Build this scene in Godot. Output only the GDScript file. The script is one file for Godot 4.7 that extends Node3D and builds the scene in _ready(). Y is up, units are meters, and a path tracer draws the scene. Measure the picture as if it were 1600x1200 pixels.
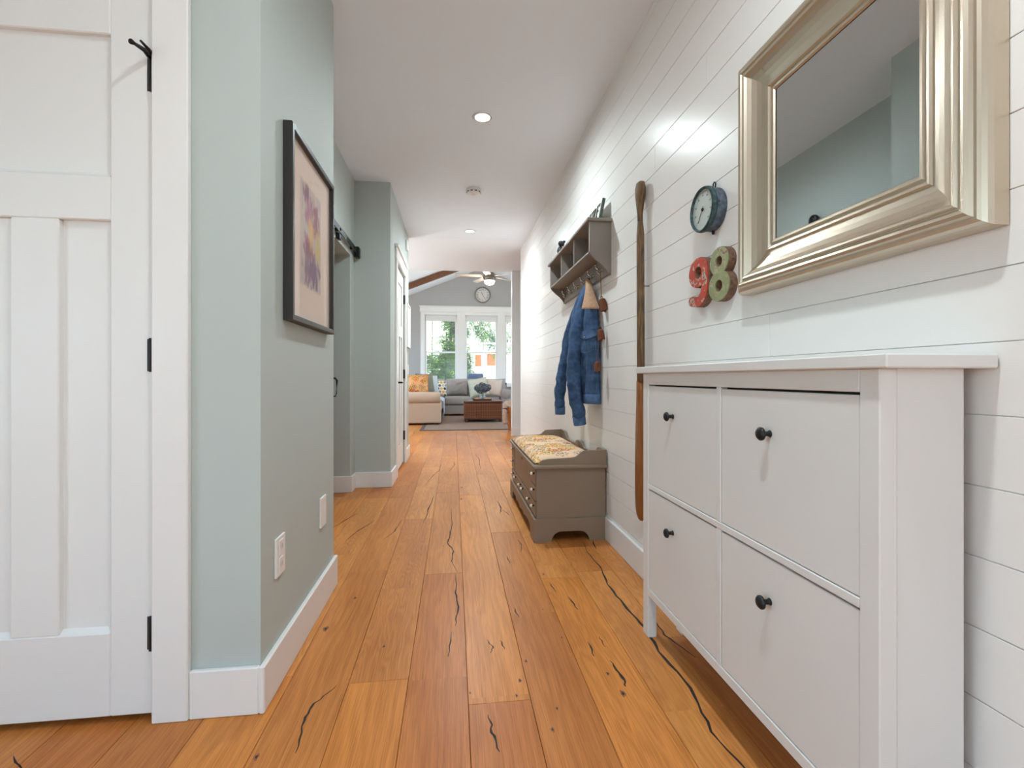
extends Node3D
# Hallway of a house. Coordinates: x right of the camera, y up, d = distance down the hall (world z = -d).
const HALL := 2.70
var M := {}
var rng := RandomNumberGenerator.new()

func _ready():
	rng.seed = 7
	set_camera_and_light()
	make_materials()
	build_floor()
	build_shell()
	build_windows()
	build_doors()
	build_lamps()
	build_shoe_cabinet()
	build_mirror()
	build_wall_decor()
	build_paddle()
	build_coat_shelf()
	build_jacket()
	build_bells()
	build_bench()
	build_left_wall_things()
	build_barn_track()
	build_living_room()
	build_outside()

# ------------------------------------------------------------------ camera, sky, light
func set_camera_and_light():
	var cam := Camera3D.new()
	cam.name = "camera"
	cam.projection = Camera3D.PROJECTION_FRUSTUM
	cam.near = 0.05
	cam.far = 200.0
	cam.keep_aspect = Camera3D.KEEP_HEIGHT
	cam.size = 2.0 * 600.0 / 740.0 * cam.near
	cam.frustum_offset = Vector2(0, -10.0 / 740.0 * cam.near)
	cam.position = Vector3(0, 0.969, 0)
	cam.rotation.y = -atan(91.0 / 740.0)
	add_child(cam)
	cam.current = true
	var we := WorldEnvironment.new()
	we.name = "environment"
	var e := Environment.new()
	e.background_mode = Environment.BG_SKY
	var sk := Sky.new()
	var sm := ProceduralSkyMaterial.new()
	sm.sky_top_color = Color(0.69, 0.84, 0.96)
	sm.sky_horizon_color = Color(0.89, 0.965, 0.98)
	sm.ground_bottom_color = Color(0.45, 0.45, 0.42)
	sm.ground_horizon_color = Color(0.8, 0.8, 0.78)
	sm.sky_energy_multiplier = 2.15
	sm.ground_energy_multiplier = 0.7
	sk.sky_material = sm
	e.sky = sk
	e.tonemap_mode = Environment.TONE_MAPPER_LINEAR
	e.tonemap_exposure = 1.2
	e.sdfgi_enabled = true
	e.ssao_enabled = true
	e.ssil_enabled = true
	we.environment = e
	add_child(we)
	var sun := DirectionalLight3D.new()
	sun.name = "sun"
	sun.light_energy = 2.6
	sun.light_color = Color(1.0, 0.95, 0.86)
	sun.light_angular_distance = 0.6
	sun.shadow_enabled = true
	sun.sky_mode = DirectionalLight3D.SKY_MODE_LIGHT_ONLY
	add_child(sun)
	sun.look_at_from_position(Vector3(-6, 14, -4), Vector3(0, 0, -19))

# ------------------------------------------------------------------ tree helpers
func V(x, y, d) -> Vector3:
	return Vector3(x, y, -d)

func gpos(n) -> Vector3:
	var p := Vector3.ZERO
	while n != self and n != null:
		p += n.position
		n = n.get_parent()
	return p

func tag(o, label := "", category := "", group := "", kind := ""):
	if label: o.set_meta("label", label)
	if category: o.set_meta("category", category)
	if group: o.set_meta("group", group)
	if kind: o.set_meta("kind", kind)
	return o

func thing(called, base: Vector3, label := "", category := "", group := "", kind := ""):
	var o := Node3D.new()
	o.name = called
	o.position = base
	add_named(o, self, called)
	return tag(o, label, category, group, kind)

func add_named(o, parent, called):
	var n = called
	var i := 0
	while parent.has_node(NodePath(n)):
		i += 1
		n = "%s_%03d" % [called, i]
	o.name = n
	parent.add_child(o, true)

# ------------------------------------------------------------------ mesh builder (world coordinates)
class MB:
	var st := SurfaceTool.new()
	var smooth := false
	var n := 0
	func _init(sm := false):
		st.begin(Mesh.PRIMITIVE_TRIANGLES)
		smooth = sm
		st.set_smooth_group(0 if sm else -1)
	func setsmooth(sm):
		st.set_smooth_group(0 if sm else -1)
	func tri(a: Vector3, b: Vector3, c: Vector3, ref: Vector3, ua := Vector2.ZERO, ub := Vector2.ZERO, uc := Vector2.ZERO):
		var nn := (a - c).cross(a - b)
		if nn.length_squared() < 1e-20: return
		if nn.dot((a + b + c) / 3.0 - ref) < 0.0:
			var t := b; b = c; c = t
			var u := ub; ub = uc; uc = u
		st.set_uv(ua); st.add_vertex(a)
		st.set_uv(ub); st.add_vertex(b)
		st.set_uv(uc); st.add_vertex(c)
		n += 1
	func quad(a, b, c, d, ref, ua := Vector2.ZERO, ub := Vector2.ZERO, uc := Vector2.ZERO, ud := Vector2.ZERO):
		tri(a, b, c, ref, ua, ub, uc)
		tri(a, c, d, ref, ua, uc, ud)

# chamfered box between two corners given as (x, y, d)
func cbox(mb: MB, x0, x1, y0, y1, d0, d1, bev := 0.002, uvmode := 0, uvo := Vector2.ZERO):
	var c := Vector3((x0 + x1) / 2.0, (y0 + y1) / 2.0, -(d0 + d1) / 2.0)
	var h := Vector3(absf(x1 - x0) / 2.0, absf(y1 - y0) / 2.0, absf(d1 - d0) / 2.0)
	obox(mb, c, Basis(), h, bev, uvmode, uvo)

func obox(mb: MB, c: Vector3, bs: Basis, h: Vector3, bev := 0.002, uvmode := 0, uvo := Vector2.ZERO):
	bev = minf(bev, minf(h.x, minf(h.y, h.z)) * 0.45)
	var P := func(sx, sy, sz, ax):
		var i := Vector3(h.x - bev, h.y - bev, h.z - bev)
		i[ax] = h[ax]
		return c + bs * Vector3(sx * i.x, sy * i.y, sz * i.z)
	var U := func(p: Vector3):
		var q := bs.inverse() * (p - c)
		if uvmode == 1: return Vector2(q.x / 0.187 + 0.5, q.z * 0.5) + uvo   # planks lying down the hall
		return Vector2(q.x + q.z, q.y)
	for ax in 3:
		var o1 := (ax + 1) % 3
		var o2 := (ax + 2) % 3
		for s in [-1, 1]:
			var pts := []
			for k in [[-1, -1], [1, -1], [1, 1], [-1, 1]]:
				var sg := [0, 0, 0]
				sg[ax] = s; sg[o1] = k[0]; sg[o2] = k[1]
				pts.append(P.call(sg[0], sg[1], sg[2], ax))
			mb.quad(pts[0], pts[1], pts[2], pts[3], c, U.call(pts[0]), U.call(pts[1]), U.call(pts[2]), U.call(pts[3]))
	if bev <= 0.0: return
	for ax in 3:
		var o1 := (ax + 1) % 3
		var o2 := (ax + 2) % 3
		for s1 in [-1, 1]:
			for s2 in [-1, 1]:
				var pts := []
				for k in [[-1, o1], [1, o1], [1, o2], [-1, o2]]:
					var sg := [0, 0, 0]
					sg[ax] = k[0]; sg[o1] = s1; sg[o2] = s2
					pts.append(P.call(sg[0], sg[1], sg[2], k[1]))
				mb.quad(pts[0], pts[1], pts[2], pts[3], c, U.call(pts[0]), U.call(pts[1]), U.call(pts[2]), U.call(pts[3]))
	for sx in [-1, 1]:
		for sy in [-1, 1]:
			for sz in [-1, 1]:
				mb.tri(P.call(sx, sy, sz, 0), P.call(sx, sy, sz, 1), P.call(sx, sy, sz, 2), c)

func commit(mb: MB, called, mat, parent = self) -> MeshInstance3D:
	mb.st.generate_normals()
	var am := mb.st.commit()
	var c := am.get_aabb().get_center()
	var st := SurfaceTool.new()
	st.begin(Mesh.PRIMITIVE_TRIANGLES)
	st.append_from(am, 0, Transform3D(Basis(), -c))
	var mi := MeshInstance3D.new()
	mi.mesh = st.commit()
	mi.material_override = null
	mi.mesh.surface_set_material(0, mat)
	mi.position = c - (gpos(parent) if parent != self else Vector3.ZERO)
	add_named(mi, parent, called)
	return mi

func bx(called, mat, parent, x0, x1, y0, y1, d0, d1, bev := 0.002):
	var mb := MB.new()
	cbox(mb, x0, x1, y0, y1, d0, d1, bev)
	return commit(mb, called, mat, parent)

func struct(called, mat, x0, x1, y0, y1, d0, d1, bev := 0.0):
	var o = bx(called, mat, self, x0, x1, y0, y1, d0, d1, bev)
	o.set_meta("kind", "structure")
	return o

# rings: array of arrays of points, closed round; ref for each ring is its centre
func loft(mb: MB, rings: Array, cap := true, closed := true):
	var cs := []
	for r in rings:
		var c := Vector3.ZERO
		for p in r: c += p
		cs.append(c / r.size())
	for i in rings.size() - 1:
		var a = rings[i]
		var b = rings[i + 1]
		var m: int = a.size()
		var ref: Vector3 = (cs[i] + cs[i + 1]) / 2.0
		for k in (m if closed else m - 1):
			var k2 := (k + 1) % m
			mb.quad(a[k], a[k2], b[k2], b[k], ref, Vector2(float(k) / m, float(i) / rings.size()), Vector2(float(k + 1) / m, float(i) / rings.size()), Vector2(float(k + 1) / m, float(i + 1) / rings.size()), Vector2(float(k) / m, float(i + 1) / rings.size()))
	if cap:
		for e in [0, rings.size() - 1]:
			var inner: Vector3 = cs[1] if e == 0 else cs[e - 1]
			var r = rings[e]
			for k in r.size():
				mb.tri(cs[e], r[k], r[(k + 1) % r.size()], inner)

# tube along points with radii; flat = ratio of the second axis
func tube(mb: MB, pts: Array, radii, segs := 10, flat := 1.0, up := Vector3.UP, cap := true):
	var rings := []
	for i in pts.size():
		var t: Vector3 = (pts[mini(i + 1, pts.size() - 1)] - pts[maxi(i - 1, 0)]).normalized()
		var u := up
		if absf(t.dot(u)) > 0.95: u = Vector3.RIGHT if absf(t.x) < 0.9 else Vector3.BACK
		var s := t.cross(u).normalized()
		var w := s.cross(t).normalized()
		var r: float = radii[i] if radii is Array else radii
		var ring := []
		for k in segs:
			var a := TAU * k / segs
			ring.append(pts[i] + s * cos(a) * r + w * sin(a) * r * flat)
		rings.append(ring)
	loft(mb, rings, cap)

# lathe: profile of (radius, height) turned about an axis through o; ax is the direction of height
func lathe(mb: MB, o: Vector3, ax: Vector3, prof: Array, segs := 20, cap := true):
	ax = ax.normalized()
	var s := ax.cross(Vector3.UP if absf(ax.y) < 0.9 else Vector3.RIGHT).normalized()
	var w := s.cross(ax)
	var rings := []
	for p in prof:
		var ring := []
		for k in segs:
			var a := TAU * k / segs
			ring.append(o + ax * p[1] + (s * cos(a) + w * sin(a)) * maxf(p[0], 0.0002))
		rings.append(ring)
	for i in rings.size() - 1:
		var ref: Vector3 = o + ax * ((prof[i][1] + prof[i + 1][1]) / 2.0)
		# flat steps face along the axis
		if absf(prof[i][1] - prof[i + 1][1]) < 1e-5:
			var out: float = 1.0 if i > prof.size() / 2.0 else -1.0
			ref -= ax * out
		elif prof[i + 1][0] < prof[i][0] * 0.5:
			ref -= ax * (prof[i][0]) * 0.5
		for k in segs:
			var k2 := (k + 1) % segs
			mb.quad(rings[i][k], rings[i][k2], rings[i + 1][k2], rings[i + 1][k], ref)
	if cap:
		for e in [0, rings.size() - 1]:
			var c: Vector3 = o + ax * prof[e][1]
			var refc: Vector3 = c + ax * (0.1 if e == 0 else -0.1)
			for k in segs:
				mb.tri(c, rings[e][k], rings[e][(k + 1) % segs], refc)

# polygon in a plane (origin o, axes ex, ey) given thickness along en
func prism(mb: MB, poly: Array, o: Vector3, ex: Vector3, ey: Vector3, en: Vector3, t: float):
	var pv := PackedVector2Array(poly)
	var ids := Geometry2D.triangulate_polygon(pv)
	var c2 := Vector2.ZERO
	for p in pv: c2 += p
	c2 /= pv.size()
	var at := func(p: Vector2, h: float): return o + ex * p.x + ey * p.y + en * h
	var mid: Vector3
	for i in range(0, ids.size(), 3):
		for s in [0.0, t]:
			var a = at.call(pv[ids[i]], s)
			var b = at.call(pv[ids[i + 1]], s)
			var c = at.call(pv[ids[i + 2]], s)
			mid = (a + b + c) / 3.0 + en * (t / 2.0 - s)
			mb.tri(a, b, c, mid, pv[ids[i]], pv[ids[i + 1]], pv[ids[i + 2]])
	var area := 0.0
	for i in pv.size():
		var p := pv[i]
		var q := pv[(i + 1) % pv.size()]
		area += p.cross(q)
	for i in pv.size():
		var p := pv[i]
		var q := pv[(i + 1) % pv.size()]
		var nrm := Vector2((q - p).y, -(q - p).x) * signf(area)
		var inside: Vector3 = at.call((p + q) / 2.0 - nrm.normalized() * 0.01, t / 2.0)
		mb.quad(at.call(p, 0.0), at.call(q, 0.0), at.call(q, t), at.call(p, t), inside, p, q, q, p)

# frame of mitred mouldings on a wall: inner rectangle in plane (ex, ey), profile of (outward, height) pairs
func moulding(mb: MB, o: Vector3, ex: Vector3, ey: Vector3, en: Vector3, hw: float, hh: float, prof: Array, sides := [0, 1, 2, 3]):
	var corner := func(k: int, p):
		var sx: float = [-1, 1, 1, -1][k]
		var sy: float = [-1, -1, 1, 1][k]
		return o + ex * sx * (hw + p[0]) + ey * sy * (hh + p[0]) + en * p[1]
	for k in sides:
		var k2: int = (k + 1) % 4
		for i in prof.size() - 1:
			var a = corner.call(k, prof[i])
			var b = corner.call(k2, prof[i])
			var c = corner.call(k2, prof[i + 1])
			var d = corner.call(k, prof[i + 1])
			var m: Vector3 = (a + b + c + d) / 4.0
			var mid_out: float = (prof[0][0] + prof[-1][0]) / 2.0
			var inward = (corner.call(k, [mid_out, -0.02]) + corner.call(k2, [mid_out, -0.02])) / 2.0
			var seg := Vector2(prof[i + 1][0] - prof[i][0], prof[i + 1][1] - prof[i][1])
			var nr := Vector2(-seg.y, seg.x)   # left of the walk from inside to outside = up
			var side_dir: Vector3 = ((ex * [0, 1, 0, -1][k]) + (ey * [-1, 0, 1, 0][k]))
			inward = m - (side_dir * nr.x + en * nr.y)
			mb.quad(a, b, c, d, inward, Vector2(0, prof[i][0]), Vector2(1, prof[i][0]), Vector2(1, prof[i + 1][0]), Vector2(0, prof[i + 1][0]))

# soft pillow: two bulged sheets sewn at the rim
func pillow(mb: MB, c: Vector3, bs: Basis, w: float, h: float, t: float, seed_ := 0, n := 14, pinch := 0.06):
	var nz := FastNoiseLite.new()
	nz.seed = seed_; nz.frequency = 3.0
	for side in [-1.0, 1.0]:
		var g := []
		for j in n + 1:
			var row := []
			for i in n + 1:
				var u := 2.0 * i / n - 1.0
				var v := 2.0 * j / n - 1.0
				var f := pow(maxf(0.0, (1.0 - pow(absf(u), 2.6)) * (1.0 - pow(absf(v), 2.6))), 0.55)
				var px := u * (1.0 - pinch * (1.0 - v * v)) * w / 2.0
				var py := v * (1.0 - pinch * (1.0 - u * u)) * h / 2.0
				var z: float = side * f * t / 2.0 * (1.0 + 0.25 * nz.get_noise_3d(u, v, side))
				row.append(c + bs * Vector3(px, py, z))
			g.append(row)
		for j in n:
			for i in n:
				mb.quad(g[j][i], g[j][i + 1], g[j + 1][i + 1], g[j + 1][i], c - bs.z * side * t * 2.0,
					Vector2(float(i) / n, 1.0 - float(j) / n), Vector2(float(i + 1) / n, 1.0 - float(j) / n), Vector2(float(i + 1) / n, 1.0 - float(j + 1) / n), Vector2(float(i) / n, 1.0 - float(j + 1) / n))

# box with well rounded edges (upholstery)
func softbox(mb: MB, x0, x1, y0, y1, d0, d1, r := 0.05, puff := 0.0, n := 8):
	var c := Vector3((x0 + x1) / 2.0, (y0 + y1) / 2.0, -(d0 + d1) / 2.0)
	var h := Vector3(absf(x1 - x0) / 2.0, absf(y1 - y0) / 2.0, absf(d1 - d0) / 2.0)
	r = minf(r, minf(h.x, minf(h.y, h.z)))
	var inner := h - Vector3(r, r, r)
	var f := func(p: Vector3) -> Vector3:
		var q := Vector3(clampf(p.x, -inner.x, inner.x), clampf(p.y, -inner.y, inner.y), clampf(p.z, -inner.z, inner.z))
		var dlt := p - q
		var out := q + (dlt.normalized() * r if dlt.length() > 1e-6 else Vector3.ZERO)
		if puff > 0.0:
			var k := (1.0 - pow(absf(out.x / h.x), 2)) * (1.0 - pow(absf(out.z / h.z), 2))
			var k2 := (1.0 - pow(absf(out.x / h.x), 2)) * (1.0 - pow(absf(out.y / h.y), 2))
			out.y += signf(out.y) * puff * maxf(0, k) if absf(p.y) > h.y - 1e-4 else 0.0
			out.z += signf(out.z) * puff * maxf(0, k2) if absf(p.z) > h.z - 1e-4 else 0.0
		return c + out
	var edge := func(hh: float, rr: float) -> Array:
		var a := []
		for i in 4: a.append(-hh + rr * (i / 3.0))
		for i in range(1, n): a.append(lerpf(-hh + rr, hh - rr, float(i) / n))
		for i in 4: a.append(hh - rr + rr * (i / 3.0))
		return a
	for ax in 3:
		var o1 := (ax + 1) % 3
		var o2 := (ax + 2) % 3
		var e1: Array = edge.call(h[o1], r)
		var e2: Array = edge.call(h[o2], r)
		for s in [-1.0, 1.0]:
			for i in e1.size() - 1:
				for j in e2.size() - 1:
					var pts := []
					for k in [[0, 0], [1, 0], [1, 1], [0, 1]]:
						var p := Vector3.ZERO
						p[ax] = s * h[ax]; p[o1] = e1[i + k[0]]; p[o2] = e2[j + k[1]]
						pts.append(f.call(p))
					mb.quad(pts[0], pts[1], pts[2], pts[3], c)

# ------------------------------------------------------------------ materials
func mat(c: Color, rough := 0.6, metal := 0.0) -> StandardMaterial3D:
	var m := StandardMaterial3D.new()
	m.albedo_color = c
	m.roughness = rough
	m.metallic = metal
	return m

func rgbc(r, g, b) -> Color:
	return Color(r / 255.0, g / 255.0, b / 255.0)

func noise_tex(freq: float, seed_: int, c0: Color, c1: Color, w := 256, h := 256, octaves := 4, mid := -1.0, c2 := Color.WHITE) -> NoiseTexture2D:
	var t := NoiseTexture2D.new()
	t.width = w; t.height = h
	t.seamless = true
	var n := FastNoiseLite.new()
	n.noise_type = FastNoiseLite.TYPE_SIMPLEX_SMOOTH
	n.frequency = freq; n.seed = seed_; n.fractal_octaves = octaves
	t.noise = n
	var g := Gradient.new()
	g.set_color(0, c0); g.set_color(1, c1)
	if mid >= 0.0: g.add_point(mid, c2)
	t.color_ramp = g
	return t

func tri_tex(m: StandardMaterial3D, t: Texture2D, scale: float, world := true) -> StandardMaterial3D:
	m.albedo_texture = t
	m.uv1_triplanar = true
	m.uv1_world_triplanar = world
	m.uv1_scale = Vector3.ONE * scale
	return m

func bump(m: StandardMaterial3D, freq: float, seed_: int, cm: float, scale: float) -> StandardMaterial3D:
	m.heightmap_enabled = true
	m.heightmap_texture = noise_tex(freq, seed_, Color.BLACK, Color.WHITE)
	m.heightmap_scale = cm
	m.uv1_triplanar = true
	m.uv1_world_triplanar = true
	m.uv1_scale = Vector3.ONE * scale
	return m

func image_tex(w: int, h: int, f: Callable) -> ImageTexture:
	var b := PackedByteArray()
	b.resize(w * h * 3)
	var k := 0
	for y in h:
		for x in w:
			var c: Color = f.call(x, y)
			b[k] = int(clampf(c.r, 0, 1) * 255.0); b[k + 1] = int(clampf(c.g, 0, 1) * 255.0); b[k + 2] = int(clampf(c.b, 0, 1) * 255.0)
			k += 3
	return ImageTexture.create_from_image(Image.create_from_data(w, h, false, Image.FORMAT_RGB8, b))

func oak_tex(seed_: int, cathedral: float) -> ImageTexture:
	var n1 := FastNoiseLite.new(); n1.seed = seed_; n1.frequency = 1.0; n1.fractal_octaves = 3
	var n2 := FastNoiseLite.new(); n2.seed = seed_ + 1; n2.frequency = 1.0; n2.fractal_octaves = 2
	var lo := Color(0.68, 0.42, 0.21)
	var hi := Color(0.93, 0.64, 0.36)
	return image_tex(256, 1024, func(x, y):
		var u: float = x / 256.0
		var v: float = y / 1024.0 * 2.0
		var wave := n1.get_noise_2d(u * 1.3, v * 1.1)
		var t := u * 7.0 + wave * 6.0 * cathedral + absf(u - 0.5) * cathedral * 5.0 * (0.6 + 0.4 * sin(v * 3.0))
		var ring := 0.5 + 0.5 * sin(t * 5.0 + n2.get_noise_2d(u * 6.0, v * 3.0) * 2.0)
		var tone := 0.55 + 0.30 * n1.get_noise_2d(u * 0.9 + 7.0, v * 0.7) + 0.20 * (ring - 0.5)
		var pore := n2.get_noise_2d(u * 95.0, v * 5.0)
		tone += 0.17 * n2.get_noise_2d(u * 30.0, v * 1.3)
		if pore > 0.22: tone -= (pore - 0.22) * 1.1
		return lo.lerp(hi, clampf(tone, 0.0, 1.15)))

func make_materials():
	M.white = mat(rgbc(232, 231, 229), 0.42)
	M.shiplap = mat(rgbc(236, 232, 228), 0.3)
	M.shiplap.metallic_specular = 0.24
	M.ceiling = mat(rgbc(238, 244, 252), 0.9)
	M.ceiling_bright = mat(rgbc(242, 247, 252), 0.9)  # paler ceiling white; carries the brighter light of the far ceiling
	M.sage = mat(rgbc(187, 195, 191), 0.7)
	M.grey_wall = mat(rgbc(176, 174, 173), 0.85)
	M.trim = mat(rgbc(234, 232, 230), 0.35)
	M.cabinet = mat(rgbc(222, 220, 217), 0.4)
	M.cabinet_gap = mat(rgbc(70, 68, 66), 0.8)
	M.black = mat(rgbc(28, 28, 30), 0.45, 0.4)
	M.black_knob = mat(rgbc(38, 40, 42), 0.4, 0.5)
	M.chrome = mat(rgbc(215, 208, 196), 0.22, 1.0)
	M.porcelain = mat(rgbc(238, 232, 222), 0.2)
	M.mirror = mat(rgbc(205, 210, 210), 0.015, 1.0)
	M.silver = mat(rgbc(208, 194, 174), 0.36, 0.94)
	M.taupe = mat(rgbc(141, 122, 104), 0.42)
	bump(M.taupe, 0.03, 5, 0.04, 5.0)
	M.shelf_paint = mat(rgbc(140, 130, 122), 0.5)
	M.glass = mat(Color(0.96, 0.98, 0.97, 0.06), 0.02)
	M.glass.transparency = BaseMaterial3D.TRANSPARENCY_ALPHA
	M.glass.metallic_specular = 0.22
	M.crack = mat(rgbc(38, 26, 18), 0.7)
	M.knot = mat(rgbc(138, 84, 48), 0.5)
	M.oak = []
	for i in 3:
		var t := oak_tex(20 + i * 3, [0.25, 1.0, 0.6][i])
		for tint in [Color(1, 1, 1), Color(0.95, 0.92, 0.90), Color(0.91, 0.86, 0.83), Color(1.0, 0.96, 0.88), Color(0.92, 0.85, 0.80)]:
			var m := mat(tint, 0.35)
			m.metallic_specular = 0.33
			m.albedo_texture = t
			M.oak.append(m)
	M.underfloor = mat(rgbc(60, 38, 24), 0.9)
	M.lamp = mat(Color(1, 0.97, 0.92), 0.4)
	M.lamp.emission_enabled = true
	M.lamp.emission = Color(1, 0.95, 0.86)
	M.lamp.emission_energy_multiplier = 6.0
	M.rust = tri_tex(mat(Color.WHITE, 0.85, 0.1), noise_tex(0.03, 31, rgbc(70, 38, 24), rgbc(150, 88, 52)), 9.0)
	M.slot = mat(rgbc(150, 148, 146), 0.6)
	M.plastic = mat(rgbc(236, 235, 232), 0.35)

# ------------------------------------------------------------------ floor
func build_floor():
	var fl = thing("floor", V(0, 0, 5), "", "", "", "structure")
	bx("subfloor", M.underfloor, fl, -2.75, 4.3, -0.12, -0.016, -2.5, 13.5, 0.0)
	# joints seen in the photograph, by row (row 0 starts at x = -0.331)
	var joints := {0: [-1.0, 1.553, 3.30, 5.2], 1: [0.55, 2.365, 4.04, 5.9], 2: [-0.4, 1.408, 3.92, 5.6], 3: [0.2, 2.95, 4.75, 6.6], 4: [0.9, 2.25, 4.4, 6.2], -1: [0.75, 3.9, 5.5]}
	# tone of the boards that can be told apart in the photograph: row, then piece along the row
	var tones := {0: {1: 3, 2: 6}, 1: {1: 4, 2: 1, 3: 11}, 2: {1: 4, 2: 3, 3: 1}, 3: {1: 2, 2: 1, 3: 12}, 4: {1: 13, 2: 10, 3: 1}, -1: {1: 1, 2: 12}}
	for row in range(-13, 25):
		var x0 := -0.331 + row * 0.187
		var x1 := x0 + 0.187
		if x1 < -2.7 or x0 > 4.25: continue
		var start := -2.5
		if x0 > 0.93: start = 6.5
		elif x1 < -0.6: start = -2.5
		var cuts := [start]
		if joints.has(row):
			for j in joints[row]: cuts.append(j)
		var p: float = cuts[-1]
		while p < 13.45:
			p += rng.randf_range(1.3, 2.4)
			if p > 12.9: p = 13.45
			if p > start + 0.3: cuts.append(minf(p, 13.45))
		for i in cuts.size() - 1:
			var mb := MB.new()
			cbox(mb, x0 + 0.0006, x1 - 0.0006, -0.018, 0.0, cuts[i] + 0.0006, cuts[i + 1] - 0.0006, 0.0011, 1, Vector2(0, rng.randf()))
			var mi: int = rng.randi() % 15
			if tones.has(row) and tones[row].has(i): mi = tones[row][i]
			var pm = commit(mb, "plank", M.oak[mi], fl)
			pm.set_meta("row", row)
	# resin-filled cracks and knots: thin inlays, children of the floor
	var cracks := [
		[[[0.022, 2.37], [-0.012, 2.52], [0.0, 2.66], [-0.035, 2.80], [-0.022, 2.95], [-0.012, 3.2], [-0.02, 3.55]], 0.007],
		[[[0.012, 2.36], [0.01, 2.15], [0.018, 1.98], [0.005, 1.86]], 0.006],
		[[[-0.008, 1.82], [-0.02, 1.66]], 0.004],
		[[[-0.365, 1.55], [-0.41, 1.47], [-0.42, 1.40], [-0.405, 1.28]], 0.006],
		[[[0.10, 1.36], [0.105, 1.29], [0.118, 1.22]], 0.006],
		[[[0.53, 1.57], [0.543, 1.48], [0.535, 1.43]], 0.009],
		[[[0.54, 1.72], [0.542, 1.65]], 0.003],
		[[[0.487, 1.69], [0.485, 1.60]], 0.005],
		[[[0.50, 2.05], [0.515, 1.93]], 0.006],
		[[[0.76, 2.72], [0.735, 2.55], [0.745, 2.35], [0.715, 2.15], [0.72, 1.95], [0.735, 1.75], [0.72, 1.60], [0.735, 1.40], [0.70, 1.22], [0.72, 1.05], [0.78, 0.9]], 0.010],
		[[[0.80, 1.85], [0.79, 1.70], [0.83, 1.55]], 0.006],
		[[[0.82, 2.75], [0.80, 2.6]], 0.007],
		[[[-0.20, 3.2], [-0.185, 3.5], [-0.165, 3.9]], 0.007],
		[[[-0.26, 4.3], [-0.21, 4.7], [-0.15, 5.0], [-0.14, 5.4]], 0.006],
		[[[-0.42, 2.9], [-0.37, 3.05], [-0.35, 3.3]], 0.005],
		[[[-0.64, 2.9], [-0.6, 3.1], [-0.53, 3.3]], 0.006],
		[[[-0.80, 3.1], [-0.74, 3.3], [-0.68, 3.5]], 0.007],
		[[[0.33, 3.35], [0.35, 3.52], [0.34, 3.7]], 0.008],
		[[[0.39, 3.3], [0.36, 3.45]], 0.005],
		[[[0.37, 2.6], [0.39, 2.72], [0.38, 2.8]], 0.004],
		[[[0.29, 2.45], [0.285, 2.55]], 0.004],
		[[[0.25, 1.98], [0.262, 1.90]], 0.004],
		[[[0.45, 2.2], [0.46, 2.1]], 0.004],
		[[[0.28, 5.0], [0.3, 5.6], [0.27, 6.0]], 0.006],
		[[[-0.05, 4.9], [0.01, 5.3], [0.0, 5.5]], 0.006],
		[[[0.12, 1.75], [0.14, 1.70], [0.13, 1.66]], 0.004],
		[[[0.17, 1.74], [0.18, 1.68]], 0.004],
		[[[-1.12, 1.36], [-1.05, 1.30]], 0.006],
	]
	for cr in cracks:
		var pts := []
		var src: Array = cr[0]
		for i in src.size() - 1:
			for k in 5:
				var f := k / 5.0
				pts.append(Vector2(lerpf(src[i][0], src[i + 1][0], f) + rng.randf_range(-1, 1) * 0.0035, lerpf(src[i][1], src[i + 1][1], f)))
		pts.append(Vector2(src[-1][0], src[-1][1]))
		var mb := MB.new()
		for i in pts.size() - 1:
			var w0: float = cr[1] * 0.5 * sin(PI * clampf((i + 0.2) / pts.size(), 0.0, 1.0)) * (0.5 + 0.7 * absf(sin(i * 2.3))) + 0.0005
			var w1: float = cr[1] * 0.5 * sin(PI * clampf((i + 1.2) / pts.size(), 0.0, 1.0)) * (0.5 + 0.7 * absf(sin((i + 1) * 2.3))) + 0.0005
			mb.quad(V(pts[i].x - w0, 0.0004, pts[i].y), V(pts[i].x + w0, 0.0004, pts[i].y), V(pts[i + 1].x + w1, 0.0004, pts[i + 1].y), V(pts[i + 1].x - w1, 0.0004, pts[i + 1].y), V(pts[i].x, -1, pts[i].y))
		commit(mb, "crack", M.crack, fl)
	for kn in [[-0.43, 2.15, 0.012], [0.20, 2.7, 0.006], [0.515, 1.40, 0.016], [0.50, 1.50, 0.010], [0.245, 1.60, 0.010], [0.21, 1.50, 0.010], [-0.06, 2.75, 0.006], [0.06, 3.8, 0.02], [0.07, 4.2, 0.02], [0.44, 2.3, 0.008], [-0.25, 1.75, 0.010], [0.30, 1.36, 0.008], [0.40, 1.73, 0.007], [0.05, 1.46, 0.006], [0.19, 1.43, 0.008], [-0.5, 1.28, 0.012], [-0.49, 1.9, 0.02], [0.37, 1.95, 0.006], [0.27, 1.28, 0.01]]:
		for lay in [[1.0, 0.0004, M.knot], [0.45, 0.0007, M.crack]]:
			var mb := MB.new()
			var prev: Vector3
			var first: Vector3
			for k in 21:
				var a := TAU * k / 20.0
				var r: float = kn[2] * 0.8 * lay[0] * (0.8 + 0.14 * sin(a * 3.0 + kn[0] * 40.0) + 0.10 * sin(a * 5.0 + kn[1] * 30.0))
				var p := V(kn[0] + cos(a) * r * 0.8, lay[1], kn[1] + sin(a) * r * 1.5)
				if k == 0: first = p
				if k == 20: p = first
				if k > 0: mb.tri(V(kn[0], lay[1], kn[1]), prev, p, V(kn[0], -1, kn[1]))
				prev = p
			commit(mb, "knot", lay[2], fl)

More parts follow.
